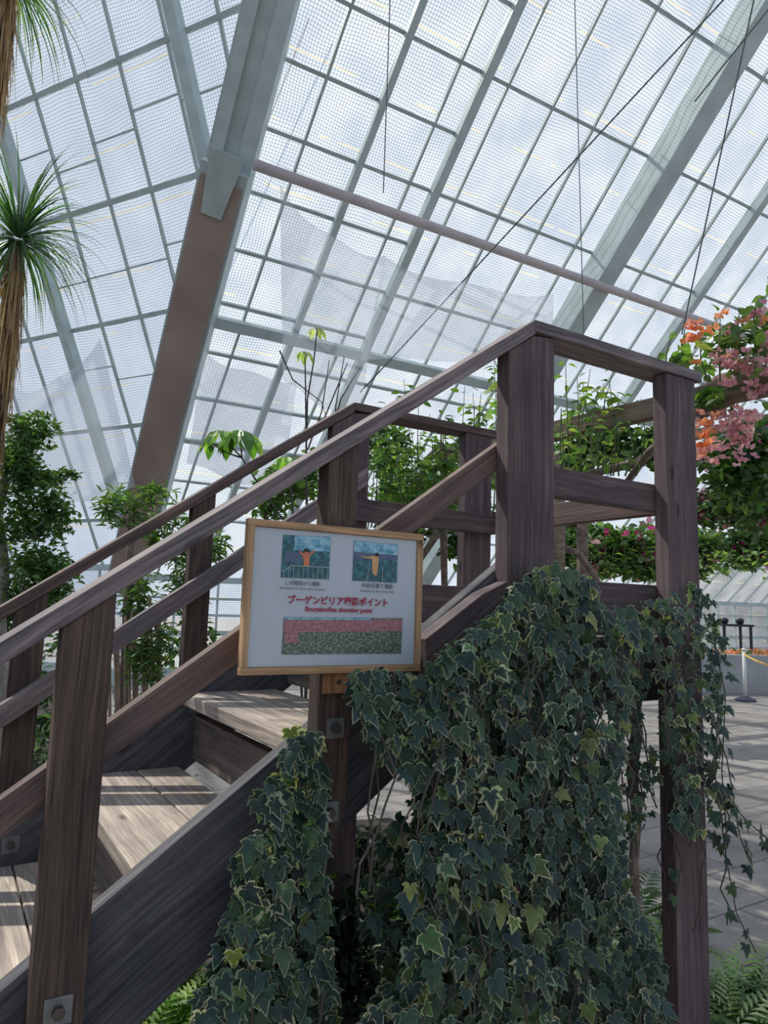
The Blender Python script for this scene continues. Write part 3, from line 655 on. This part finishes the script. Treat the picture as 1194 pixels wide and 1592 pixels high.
OV = [(0, 0), (.30, .28), (.34, .55), (.18, .82), (0, 1), (-.18, .82), (-.34, .55), (-.30, .28)]
def leaf(m, p, tip, nrm, L, wd, col, r, droop=.2):
    tip = tip.normalized(); S = tip.cross(nrm)
    if S.length < 1e-3: S = tip.orthogonal()
    S.normalize(); Nn = S.cross(tip)
    P = [p + S*(x*wd*L*1.4) + tip*(y*L) + Nn*(abs(x)*.25*L - droop*y*y*L) for x, y in OV]
    mid = p+tip*(.5*L)-Nn*(droop*.25*L)
    m.add([P[0], P[1], P[2], P[3], P[4], mid], [(0, 1, 2, 5), (5, 2, 3, 4)], col)
    m.add([P[0], P[4], P[5], P[6], P[7], mid], [(0, 5, 3, 4), (5, 1, 2, 3)], col)
def crown(name, label, cat, blobs, n, L, wd, cols, seed, trunk=None, mat_t=None, group=None, flowers=None, up=.2, droop=.25, twigs=40):
    """blobs: (px,py,rx_px,ry_px,depth m)"""
    r = random.Random(seed); lm = MB(); tm = MB(); fm = MB()
    areas = [b[2]*b[3] for b in blobs]; tot = sum(areas); cents = []
    for (bx, by, rx, ry, D), a in zip(blobs, areas):
        c = at(bx, by, D); R1 = rx*D/FPX; R2 = ry*D/FPX; cents.append(c)
        sub = [(r.uniform(-1, 1), r.uniform(-1, 1), r.uniform(-1, 1)) for _ in range(14)]
        for i in range(int(n*a/tot)):
            s = r.choice(sub); 
            while True:
                v = Vector((s[0]*.7+r.gauss(0, .22), s[1]*.7+r.gauss(0, .22), s[2]*.7+r.gauss(0, .22)))
                if v.length < 1.05: break
                s = r.choice(sub)
            p = c + RT*v.x*R1 + UP*v.y*R2 + fwd*v.z*R1*.8
            if p.z < .06: continue
            nr = Vector((r.gauss(0, .6), r.gauss(0, .6), 1)).normalized(); tip = Vector((r.gauss(0, 1), r.gauss(0, 1), r.gauss(up-.2, .5)))
            if flowers and r.random() < flowers[0]:
                cc = jit(r.choice(flowers[1]), r, .15)
                for k in range(4):
                    t2 = Vector((r.gauss(0, 1), r.gauss(0, 1), r.gauss(0, 1))); leaf(fm, p+t2*.004, t2, Vector((r.gauss(0, 1), r.gauss(0, 1), r.gauss(0, 1))).normalized(), flowers[2], .75, cc, r, .1)
            else: leaf(lm, p, tip, nr, L*r.uniform(.7, 1.25), wd, jit(r.choice(cols), r), r, droop)
        for i in range(int(twigs*a/tot)+2):
            s = r.choice(sub); e = c + RT*s[0]*.7*R1 + UP*s[1]*.7*R2 + fwd*s[2]*.5*R1; s0 = c - UP*R2*.6
            mid = s0.lerp(e, .5)+Vector((r.gauss(0, .05), r.gauss(0, .05), r.gauss(0, .05)))*R1*3
            tm.tube([s0, mid, e], [.007, .005, .002], 5)
    base = cents[0]
    if trunk:
        q = [at(*t[:3]) for t in trunk]; tm.tube(q, [t[3] for t in trunk], 10); base = q[-1]
    e = empty(name, (base.x, base.y, 0.02), label, cat, group)
    lm.build('leaves', M_leaf, e, colors=True)
    if fm.v: fm.build('flowers', M_petal, e, colors=True)
    tm.build('branches', mat_t or M_bark, e, smooth=True)
    return e
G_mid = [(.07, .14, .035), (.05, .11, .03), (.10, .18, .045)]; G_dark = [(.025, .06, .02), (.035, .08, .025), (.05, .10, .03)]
G_lime = [(.22, .34, .07), (.16, .27, .06), (.12, .22, .06), (.30, .38, .10)]; G_soft = [(.10, .19, .07), (.07, .15, .05), (.15, .24, .09)]
ORG = [(.85, .34, .13), (.88, .46, .24), (.80, .42, .32)]; PNK = [(.80, .48, .50), (.70, .38, .42), (.86, .60, .60)]; MAG = [(.62, .05, .28), (.70, .10, .35)]
# left tree
crown('leafy_tree', 'bushy green tree at the left edge with a pale smooth trunk', 'tree', [(30, 720, 55, 60, 5.2), (50, 668, 42, 32, 5.2), (60, 800, 65, 60, 5.2), (40, 890, 80, 65, 5.2), (85, 745, 40, 20, 5.4), (0, 950, 60, 60, 5.3)], 6500, .055, .5, G_mid+G_soft+G_dark[2:], 11,
      trunk=[(10, 740, 5.2, .03), (-6, 800, 5.2, .045), (3, 880, 5.2, .055), (-4, 960, 5.2, .06), (0, 1100, 5.2, .07), (-4, 1260, 5.2, .08)], mat_t=M_palebark)
crown('bamboo_shrub', 'narrow leaved green shrub with brown canes behind the far stair posts', 'shrub', [(195, 790, 45, 35, 4.8), (240, 770, 35, 20, 4.8), (265, 830, 35, 50, 4.6), (290, 900, 35, 60, 4.6), (215, 930, 30, 60, 4.8), (235, 1020, 40, 70, 4.7), (340, 850, 22, 30, 4.6)], 2300, .075, .22, G_soft+G_mid+G_lime[:2], 12,
      trunk=[(205, 800, 4.8, .02), (200, 900, 4.8, .03), (197, 1000, 4.8, .035), (192, 1110, 4.8, .04), (190, 1300, 4.8, .045)])
m = MB(); r = random.Random(3)
for i in range(12):
    x = 172+i*7+r.uniform(-3, 3); q = [at(x+r.uniform(-6, 6), 940+r.uniform(-20, 40), 4.7), at(x, 1040, 4.7), at(x+r.uniform(-3, 3), 1180, 4.7)]; q.append(Vector((q[-1].x, q[-1].y, .04))); m.tube(q, .010, 6)
tag(m.build('dry_canes', plain('dry_cane', (.30, .22, .15), .9, 0, .3, 20)), 'cluster of dry brown canes standing behind the far handrail posts', 'canes')
# low planting left
crown('low_shrub', 'low variegated plants on the soil seen under the far handrail', 'shrub', [(62, 1130, 40, 30, 6.5), (60, 1170, 35, 20, 6.2), (20, 1060, 60, 40, 6.8)], 420, .12, .4, G_soft+G_dark+[(.35, .42, .25)], 13)
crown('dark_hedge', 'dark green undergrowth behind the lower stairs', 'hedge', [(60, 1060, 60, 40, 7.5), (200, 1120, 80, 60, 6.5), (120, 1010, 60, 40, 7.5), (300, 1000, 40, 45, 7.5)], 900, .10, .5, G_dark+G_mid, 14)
# shrubs behind the platform
def shoots(name, label, cat, list_, cols, seed, L=.085, wd=.6, group=None, dens=1.0, rad=.006):
    r = random.Random(seed); lm = MB(); tm = MB(); b0 = None
    for (x0, y0, x1, y1, D) in list_:
        a, b = at(x0, y0, D), at(x1, y1, D); ln = (b-a).length; n = 9; q = []; ox, oz = r.gauss(0, .03), r.gauss(0, .03)
        for i in range(n+1):
            t = i/n; q.append(a.lerp(b, t)+Vector((ox*math.sin(3*t), oz*math.sin(4*t), 0)))
        tm.tube(q, [rad*(1-.7*i/n) for i in range(n+1)], 5); b0 = b0 or a
        k = max(3, int(ln/.035*dens))
        for i in range(k):
            t = r.uniform(.12, 1); p = a.lerp(b, t)+Vector((ox*math.sin(3*t), oz*math.sin(4*t), 0)); az = i*2.4+r.uniform(-.4, .4)
            tip = Vector((math.cos(az), math.sin(az), r.uniform(-.5, .5))); p = p+tip*r.uniform(.0, .05)
            leaf(lm, p, tip, Vector((r.gauss(0, .4), r.gauss(0, .4), 1)).normalized(), L*r.uniform(.7, 1.2)*(1-.35*t), wd, jit(r.choice(cols), r), r, .35)
    e = empty(name, (b0.x, b0.y, .02), label, cat, group)
    lm.build('leaves', M_leaf, e, colors=True); tm.build('stems', M_stem, e)
    return e
r = random.Random(8); ls = []
for i in range(26):
    x = r.uniform(578, 760); ls.append((x+r.uniform(-15, 15), 830, x+r.uniform(-8, 8), r.uniform(620, 720), r.uniform(4.6, 5.4)))
ls += [(610, 830, 596, 640, 5), (640, 830, 630, 588, 5), (650, 830, 652, 600, 5), (715, 830, 720, 600, 5), (740, 830, 735, 610, 4.8), (765, 830, 768, 560, 4.8), (590, 830, 585, 650, 5)]
shoots('flowering_shrub', 'upright leafy green shoots growing behind the far platform rail', 'shrub', ls, G_soft+G_mid+G_lime[1:3], 21, L=.10)
r = random.Random(9); ls = []
for i in range(13):
    x = r.uniform(872, 1015); ls.append((x+r.uniform(-10, 10), 740, x, r.uniform(575, 640)+(x-870)*.15, r.uniform(4.0, 4.6)))
ls += [(885, 740, 880, 562, 4.2), (905, 740, 912, 575, 4.2), (930, 740, 950, 570, 4.2)]
shoots('lime_shrub', 'lime green shoots rising behind the pergola beam right of the tall post', 'shrub', ls, G_lime+G_soft, 22, L=.09)
shoots('lime_shoot', 'pale green leafy sprig between handrail and tall post', 'sprig', [(768, 700, 765, 540, 4.2), (775, 720, 772, 600, 4.2), (755, 720, 750, 610, 4.2)], [(.30, .42, .22), (.25, .36, .12)], 23, L=.11)
# saplings
def sapling(label, path, tufts, D, seed, L, cols, wd=.5, name='umbrella_sapling', rad=.008, droop=.5):
    r = random.Random(seed); tm = MB(); lm = MB(); q = [at(x, y, D) for x, y in path]; q.append(Vector((q[-1].x, q[-1].y, .04)))
    tm.tube(q, [rad*(.5+.5*i/(len(q)-1)) for i in range(len(q))], 6)
    for (x, y, n, sc) in tufts:
        c = at(x, y, D); near = min(q, key=lambda p: (p-c).length)
        if (near-c).length > .01: tm.tube([near, near.lerp(c, .5)-Vector((0, 0, .01)), c], [.005, .004, .003], 5)
        for i in range(n):
            az = 2*math.pi*i/n+r.uniform(-.3, .3); tip = Vector((math.cos(az), math.sin(az), -r.uniform(.5, 1.1)*droop*2)); st = c+Vector((math.cos(az), math.sin(az), .1))*L*.25*sc
            tm.tube([c, st], .0015, 4); leaf(lm, st, tip, Vector((math.cos(az)*.5, math.sin(az)*.5, 1)).normalized(), L*sc*r.uniform(.85, 1.1), wd, jit(r.choice(cols), r), r, .3)
    e = empty(name, (q[-1].x, q[-1].y, .02), label, 'sapling'); lm.build('leaves', M_leaf, e, colors=True); tm.build('stem', M_darkstem, e)
sapling('young umbrella plant with broad drooping leaves above the far handrail', [(376, 712), (395, 742), (440, 808), (470, 870), (500, 960), (500, 1150)], [(345, 672, 8, 1.0), (374, 672, 8, 1.15), (330, 690, 4, .7)], 3.7, 31, .13, [(.06, .14, .03), (.12, .24, .04), (.20, .34, .06)])
sapling('small umbrella plant leaf cluster between the two handrails', [(448, 712), (452, 760), (458, 830), (470, 1100)], [(447, 712, 7, 1.0)], 3.9, 32, .10, [(.12, .26, .04), (.22, .38, .06)])
sapling('tall thin sapling with a yellow green tuft behind the handrails', [(474, 550), (475, 600), (476, 700), (478, 800), (480, 1000)], [(474, 548, 7, 1.0)], 4.6, 33, .075, [(.45, .50, .22), (.32, .42, .14)])
sapling('second tall thin sapling topped by pale leaves beside the first', [(493, 512), (488, 560), (478, 620), (476, 700), (478, 1000)], [(493, 511, 7, 1.0)], 4.7, 34, .08, [(.45, .50, .22), (.32, .42, .14)])
m = MB(); r = random.Random(4)
for p in ([(478, 700), (500, 640), (512, 560)], [(500, 660), (525, 600), (540, 565)], [(508, 700), (530, 620), (548, 590), (560, 572)], [(435, 545), (455, 590), (500, 625), (520, 690)], [(520, 700), (522, 630), (535, 555)]):
    m.tube([at(x, y, 4.9) for x, y in p], [.006, .005, .003, .002][:len(p)], 5)
tw = m.build('bare_twigs', M_darkstem); tag(tw, 'bare dark twigs spreading against the glass above the far handrail bend', 'twigs')

# spiky palms on the left
def spiky(label, hx, hy, D, R, trunk, seed, n=150, low=-1.2):
    r = random.Random(seed); c = at(hx, hy, D); lm = MB(); tm = MB()
    for i in range(n):
        az = r.uniform(0, 2*math.pi); el = r.uniform(-.7, 1.35); L = R*r.uniform(.75, 1.15)
        d = Vector((math.cos(az)*math.cos(el), math.sin(az)*math.cos(el), math.sin(el))); p = c+d*.03; pts = [p.copy()]; seg = 8
        for k in range(seg): d = (d+Vector((0, 0, -.10-.06*k*(1 if el < .8 else .5)))*.8).normalized(); p = p+d*L/seg; pts.append(p.copy())
        sd_ = Vector((-math.sin(az), math.cos(az), 0)); w = .0065*r.uniform(.7, 1.1); col = jit(r.choice([(.04, .10, .04), (.07, .15, .06), (.12, .20, .07), (.03, .08, .045)]), r)
        vs = []; 
        for k, q in enumerate(pts): ww = w*(1-(k/seg)**2*.95); vs += [q-sd_*ww, q+sd_*ww]
        lm.add(vs, [(2*k, 2*k+1, 2*k+3, 2*k+2) for k in range(seg)], col)
    q = [at(x, y, D) for x, y in trunk]; q.append(Vector((q[-1].x, q[-1].y, .04))); tm.tube(q, .045, 12)
    dm = MB(); vis = q[:-1]; 
    for i in range(420):   # skirt of dead leaves hanging down the trunk
        t = r.uniform(0, 1)**1.2; k = t*(len(vis)-1); j = min(int(k), len(vis)-2); p = vis[j].lerp(vis[j+1], k-j)
        az = r.uniform(0, 2*math.pi); o = Vector((math.cos(az), math.sin(az), 0)); rr = r.uniform(.045, .085); a = p+o*.04; L = r.uniform(.2, .5)
        b = p+o*rr-Vector((0, 0, L*.5)); e = p+o*rr*r.uniform(.8, 1.3)-Vector((0, 0, L)); s_ = Vector((-o.y, o.x, 0))*.006
        dm.add([a-s_, a+s_, b-s_, b+s_, e-s_*.3, e+s_*.3], [(0, 1, 3, 2), (2, 3, 5, 4)], jit(r.choice([(.30, .19, .11), (.20, .12, .07), (.40, .28, .17), (.45, .30, .16)]), r))
    e = empty('spiky_palm', (q[-1].x, q[-1].y, .03), label, 'palm', 'spiky palms at the left edge')
    lm.build('leaves', M_leaf, e, colors=True); tm.build('trunk', M_bark, e, smooth=True); dm.build('dead_leaf_skirt', M_leaf, e, colors=True)
spiky('spiky palm head in front of the left glass with a shaggy brown trunk', 28, 372, 4.3, .60, [(25, 385), (19, 470), (9, 560), (-6, 650), (-28, 740), (-60, 900), (-80, 1000)], 41, n=230)
spiky('taller spiky palm drooping in at the top left corner', 18, -40, 4.8, .68, [(14, -30), (8, 60), (-6, 150), (-24, 260), (-60, 500), (-80, 900)], 42, n=170)

# ------------------------------------------------------------------ pergola and bougainvillea on the right
PG = empty('wooden_pergola', (1.6, 1.5, .0), 'weathered timber pergola behind the platform carrying the bougainvillea', 'pergola')
ba = on(700, 706, 0, 1.9); bb = on(1260, 582, 0, 1.9)
beam('top_beam', ba, bb, .08, .112, M_perg, PG)
for (px, D, rr) in ((905, 6.5, .05), (870, 6.0, .045)):
    a = at(px, 700, D); b = Vector((a.x, a.y, .0)); m = MB(); m.tube([a, b], rr, 12); m.build('round_post', M_perg, PG, smooth=True)
pa = at(770, 712, 6.2); pb = at(1300, 712, 6.2); beam('cross_beam', at(690, 760, 6.2), at(1250, 640, 6.8), .07, .1, M_perg, PG)
m = MB()
for path in ([(1240, 560, 3.7), (1194, 585, 3.7), (1130, 625, 3.7), (1080, 650, 3.8), (1010, 700, 4.7), (960, 770, 4.9)], [(1194, 575, 3.7), (1120, 590, 3.8), (1085, 610, 4.6), (1000, 640, 4.8), (930, 660, 5)],
             [(1030, 690, 4.8), (990, 720, 4.8), (900, 740, 5), (770, 700, 5.2), (690, 700, 5.3)], [(1200, 700, 5), (1120, 720, 5), (1085, 690, 5)], [(1200, 740, 5.2), (1150, 745, 5.2), (1090, 720, 5.2)], [(690, 690, 5.3), (660, 720, 5.3), (650, 800, 5.3)],
             [(870, 850, 6), (900, 860, 6), (930, 905, 6), (940, 960, 6)], [(700, 800, 6), (660, 860, 6), (610, 930, 6)], [(690, 700, 5.4), (690, 850, 5.6), (692, 960, 5.6)]):
    k = len(path); m.tube([at(*p) for p in path], [.035*(1-.5*i/k) for i in range(k)], 9)
bo = empty('bougainvillea', (1.9, 2.2, .02), 'old bougainvillea with thick bare branches and pink and orange bracts over the pergola', 'bougainvillea')
m.build('thick_branches', M_bark, bo, smooth=True)
def flowers(blobs, n, cols, size, seed, name='flower_cluster'):
    r = random.Random(seed)
    for (bx, by, rx, ry, D) in blobs:
        fm = MB(); D = D*.84 if D < 5 else D
        c = at(bx, by, D); k = int(n*rx*ry/900)
        for i in range(k):
            v = Vector((r.gauss(0, .5), r.gauss(0, .5), r.gauss(0, .5))); p = c+RT*v.x*rx*D/FPX+UP*v.y*ry*D/FPX+fwd*v.z*rx*D/FPX; cc = jit(r.choice(cols), r, .15)
            for j in range(3):
                a = 2*math.pi*j/3+r.uniform(-.3, .3); o = Vector((r.gauss(0, .3), r.gauss(0, .3), r.gauss(0, .3))); t2 = Vector((math.cos(a), math.sin(a), r.uniform(.2, .9)))+o
                leaf(fm, p, t2, Vector((r.gauss(0, 1), -1, r.gauss(0, 1))).normalized(), size*r.uniform(.8, 1.2), .85, cc, r, -.2)
        fm.build(name, M_petal, bo, colors=True)
flowers([(1075, 512, 16, 14, 3.9), (1078, 526, 14, 10, 3.9), (1100, 512, 14, 9, 3.9), (1118, 488, 8, 8, 3.9), (1080, 563, 6, 6, 3.9), (1155, 497, 12, 8, 4), (1130, 553, 7, 7, 3.9), (1190, 495, 8, 12, 4), (1098, 665, 22, 28, 4.2), (1090, 690, 12, 25, 4.2)], 50, ORG, .028, 51)
flowers([(1150, 565, 28, 20, 4), (1185, 575, 20, 20, 4), (1135, 590, 16, 14, 4), (1120, 556, 10, 10, 4), (1180, 490, 16, 12, 4), (1140, 520, 8, 14, 4), (1190, 540, 10, 14, 4), (1125, 650, 22, 18, 4.3), (1150, 680, 22, 40, 4.4), (1175, 610, 16, 14, 4.1), (1170, 650, 14, 12, 4.3), (1100, 700, 18, 20, 4.3), (1140, 800, 40, 16, 6)], 60, PNK, .032, 52)
flowers([(975, 824, 6, 10, 8), (1018, 826, 7, 10, 8), (1160, 818, 22, 6, 8), (1130, 820, 8, 5, 8), (1185, 684, 8, 5, 5)], 40, MAG, .06, 53)
r = random.Random(61); lm = MB(); tm = MB()
for (bx, by, rx, ry, D, n, cl) in ((1150, 530, 50, 45, 4.1, 170, G_soft+G_lime), (1070, 560, 35, 35, 4.0, 45, G_soft+G_lime), (1160, 720, 60, 60, 4.9, 800, G_dark+G_mid), (1100, 620, 30, 12, 4.3, 60, G_mid), (1160, 780, 60, 40, 5.6, 600, G_dark+G_mid), (1190, 500, 20, 50, 4.2, 80, G_soft)):
    D *= .84 if D < 5 else 1; c = at(bx, by, D)
    for i in range(n):
        v = Vector((r.gauss(0, .5), r.gauss(0, .5), r.gauss(0, .5))); p = c+RT*v.x*rx*D/FPX+UP*v.y*ry*D/FPX+fwd*v.z*rx*D/FPX
        leaf(lm, p, Vector((r.gauss(0, 1), r.gauss(0, 1), r.gauss(-.2, .5))), Vector((r.gauss(0, .6), r.gauss(0, .6), 1)).normalized(), .075*r.uniform(.7, 1.2), .6, jit(r.choice(cl), r), r, .2)
for p in ([(1060, 580), (1060, 540), (1066, 505)], [(1100, 590), (1090, 560), (1088, 530)], [(1120, 600), (1118, 540), (1120, 490)], [(1150, 580), (1145, 530), (1150, 480)], [(1180, 560), (1170, 520), (1175, 470)], [(1035, 585), (1036, 550), (1045, 520)]):
    tm.tube([at(x, y, 3.35) for x, y in p], [.005, .004, .002], 5)
lm.build('leaves', M_leaf, bo, colors=True); tm.build('shoots', M_stem, bo)
# hedges beyond the platform
crown('bougainvillea_hedge', 'broad green hedge with magenta and pink bracts beyond the platform', 'hedge', [(900, 845, 60, 34, 10), (985, 850, 70, 40, 10), (1070, 860, 60, 45, 10.5), (1150, 850, 70, 36, 11), (1230, 850, 60, 40, 11), (940, 880, 60, 18, 10), (1010, 885, 50, 18, 10)], 5500, .13, .6, G_mid+G_soft+G_lime[2:3], 71, flowers=(.025, MAG+PNK, .12), twigs=60)
crown('green_shrub', 'dark green shrub seen between tall post and outer post under the pergola', 'shrub', [(900, 700, 45, 35, 6.3), (960, 690, 55, 35, 6.3), (1000, 700, 30, 40, 6.3), (900, 810, 30, 16, 6.6)], 1100, .09, .6, G_dark+G_mid, 72)
crown('green_shrub', 'rounded green shrub behind the mid rail between the far platform posts', 'shrub', [(640, 770, 65, 35, 6.4), (600, 700, 40, 50, 6.4), (720, 760, 35, 50, 6.4), (640, 830, 45, 28, 6.6), (720, 850, 40, 28, 6.6)], 1500, .09, .6, G_dark+G_mid, 73)
crown('green_shrub', 'bushy light green shrub above the notice between the handrails', 'shrub', [(440, 760, 60, 35, 5.6), (410, 790, 40, 20, 5.4), (480, 740, 25, 45, 5.8)], 650, .08, .55, G_soft+G_mid+G_lime[2:3], 74)
crown('flowering_hedge', 'dense dark leafed hedge with dusty pink bracts under the pergola right of the outer post', 'hedge', [(1150, 720, 70, 45, 5.6), (1120, 790, 50, 35, 6.0), (1185, 790, 50, 45, 6.0), (1200, 700, 50, 60, 5.4)], 2300, .075, .6, G_dark+G_mid, 76, flowers=(.10, PNK+MAG[:1], .05))
# hanging creepers under the far hedge
shoots('hanging_creeper', 'thin green creepers dangling below the far hedge', 'creeper', [(900+i*14, 850, 902+i*14, 885+((i*37) % 20), 9.5) for i in range(22)], G_soft+G_lime, 75, L=.12)

# ferns and conifers at the base
def fern(label, spots, seed, n=16, L=.3, col=((.07, .13, .05), (.10, .17, .06)), name='fern'):
    r = random.Random(seed); lm = MB(); b0 = None
    for (px, py, z0, up) in spots:
        c = on(px, py, 2, z0); b0 = b0 or c; 
        for i in range(n):
            az = r.uniform(0, 2*math.pi); d = Vector((math.cos(az), math.sin(az), r.uniform(.6, 1.6)*up)).normalized(); p = c.copy(); ll = L*r.uniform(.6, 1.1); k = 14; w = Vector((-math.sin(az), math.cos(az), 0)); cc = jit(r.choice(col), r)
            for s in range(k):
                d = (d+Vector((0, 0, -.07))).normalized(); p = p+d*ll/k; wl = ll*.22*math.sin(math.pi*(s+2)/(k+2))
                for sg in (-1, 1): leaf(lm, p, w*sg+d*.6, Vector((0, 0, 1)), wl, .28, cc, r, .1)
    e = empty(name, (b0.x, b0.y, .04), label, 'fern' if name == 'fern' else 'shrub'); return lm, e
def mkfern(*a, **k): lm, e = fern(*a, **k); lm.build('fronds', M_leaf, e, colors=True)
mkfern('green ferns on the soil behind the outer platform post', [(1000, 1500, .05, 1), (985, 1440, .05, 1), (1030, 1470, .05, 1)], 81, L=.35)
mkfern('ferns at the lower right corner beside the paving', [(1150, 1600, .02, 1.2), (1190, 1570, .02, 1.2), (1120, 1640, .02, 1.2), (1175, 1640, .02, 1.2)], 82, L=.34)
mkfern('bright feathery green plant below the lower side board', [(250, 1640, .05, 1.5), (290, 1590, .05, 1.5), (310, 1650, .05, 1.5), (220, 1680, .05, 1.5)], 83, n=22, L=.30, col=((.10, .20, .04), (.18, .28, .06)), name='feathery_shrub')
mkfern('small feathery plant in the shade under the stairs', [(590, 1480, .05, 1.5), (600, 1440, .05, 1.5)], 84, n=22, L=.35, col=((.07, .15, .04), (.12, .22, .05)), name='feathery_shrub')

# ------------------------------------------------------------------ far right: planter wall, barrier post, tables
M_conc = plain('grey_concrete', (.34, .35, .36), .85, 0, .12, 3)
wa_, wb_ = on(965, 1076, 2, 0), on(1300, 1081, 2, 0); dirw = (wb_-wa_).normalized(); nw = Vector((-dirw.y, dirw.x, 0))
tag(prism('wall_planter', [wa_, wb_, wb_+nw*.25, wa_+nw*.25], (0, 0, .80), M_conc, grain=dirw, bevel=.01), kind='structure')
crown('orange_bedding_flowers', 'strip of orange and green bedding plants on the planter wall', 'flower bed', [(1120, 1014, 40, 4, 15.5), (1180, 1016, 40, 4, 15.5), (1020, 1012, 50, 4, 15.5)], 260, .12, .5, G_mid, 91, flowers=(.35, ORG, .1), twigs=2)
bp_ = on(1159, 1090, 2, 0)
SP = empty('barrier_post', bp_, 'slim white barrier post on a dark round base holding a yellow rope', 'barrier post')
m = MB(); m.tube([bp_, bp_+Vector((0, 0, .03)), bp_+Vector((0, 0, .09))], [.19, .19, .07], 24); m.build('base', plain('dark_blue_plastic', (.025, .03, .06), .5), SP)
m = MB(); m.tube([bp_+Vector((0, 0, .08)), bp_+Vector((0, 0, .96))], .032, 14); m.tube([bp_+Vector((0, 0, .95)), bp_+Vector((0, 0, 1.0))], [.042, .035], 14); m.build('pole', plain('white_plastic', (.72, .73, .70), .5), SP, smooth=True)
m = MB(); ra_ = bp_+Vector((0, 0, .88)); rb_ = at(1250, 1040, 12.0); m.tube([ra_.lerp(rb_, i/10)-Vector((0, 0, .18*4*(i/10)*(1-i/10)*.5)) for i in range(11)], .018, 6)
tag(m.build('barrier_rope', plain('yellow_orange_rope', (.75, .48, .10), .7)), 'yellow orange rope running right from the white barrier post', 'rope')
def table(px, py, D, wd_, label):
    c = at(px, py, D); t = empty('display_table', (c.x, c.y, 0), label, 'table', 'dark display tables beyond the planter'); 
    X = RT.copy(); X.z = 0; X.normalize(); Y = Vector((-X.y, X.x, 0)); M_blk = plain('black_metal', (.02, .025, .035), .5)
    prism('table_top', [c-X*wd_/2, c+X*wd_/2, c+X*wd_/2+Y*.6, c-X*wd_/2+Y*.6], (0, 0, .05), M_blk, t, grain=X)
    for s in (-1, 1):
        for u in (.05, .55): p = c+X*s*(wd_/2-.06)+Y*u; beam('leg', p, Vector((p.x, p.y, 0)), .05, .05, M_blk, t)
    for s, wh in ((-.25, 'near end'), (.25, 'far end')):
        m = MB(); p = c+X*s*wd_+Y*.3+Vector((0, 0, .05)); m.tube([p, p+Vector((0, 0, .06)), p+Vector((0, 0, .12)), p+Vector((0, 0, .15))], [.06, .10, .09, .03], 12)
        tag(m.build('plant_pot', M_blk, smooth=True), 'dark rounded pot standing on '+label, 'pot', 'dark pots on the display tables')
table(1148, 974, 16.8, .75, 'dark table behind the white barrier post')
table(1246, 968, 17.5, .7, 'dark table at the right picture edge')

tag(slab('dark_backdrop_slab', 21, 70, 15, 16, 0, 4.6, plain('grey_backdrop', (.13, .15, .17), .8, 0, .2, .8)), kind='structure')  # slab added outside so the right-hand glass looks darker, as if shaded
crown('shade_undergrowth', 'dense added undergrowth with shade painted into its leaves below the staircase', 'undergrowth', [(570, 1500, 60, 130, 3.3), (620, 1400, 60, 100, 3.6), (760, 1500, 120, 130, 3.2), (535, 1470, 45, 120, 2.75), (600, 1560, 60, 90, 2.8), (560, 1330, 45, 50, 3.3), (560, 1380, 40, 60, 4.0), (600, 1320, 55, 55, 4.6), (570, 1340, 50, 50, 4.2), (640, 1330, 50, 60, 4.8), (880, 1500, 80, 110, 3.4)], 4200, .065, .5, [(.010, .02, .012), (.015, .03, .015), (.02, .035, .02)], 95, twigs=20)  # undergrowth added to block light; leaves coloured near black as shade
r = random.Random(77); ls = [(r.uniform(575, 765), 820, r.uniform(575, 765), r.uniform(660, 760), r.uniform(4.8, 5.8)) for i in range(26)]
shoots('flowering_shrub', 'yellow green leafy shrub low behind the platform rail beside the bare branches', 'shrub', ls, G_lime+G_soft, 78, L=.11)
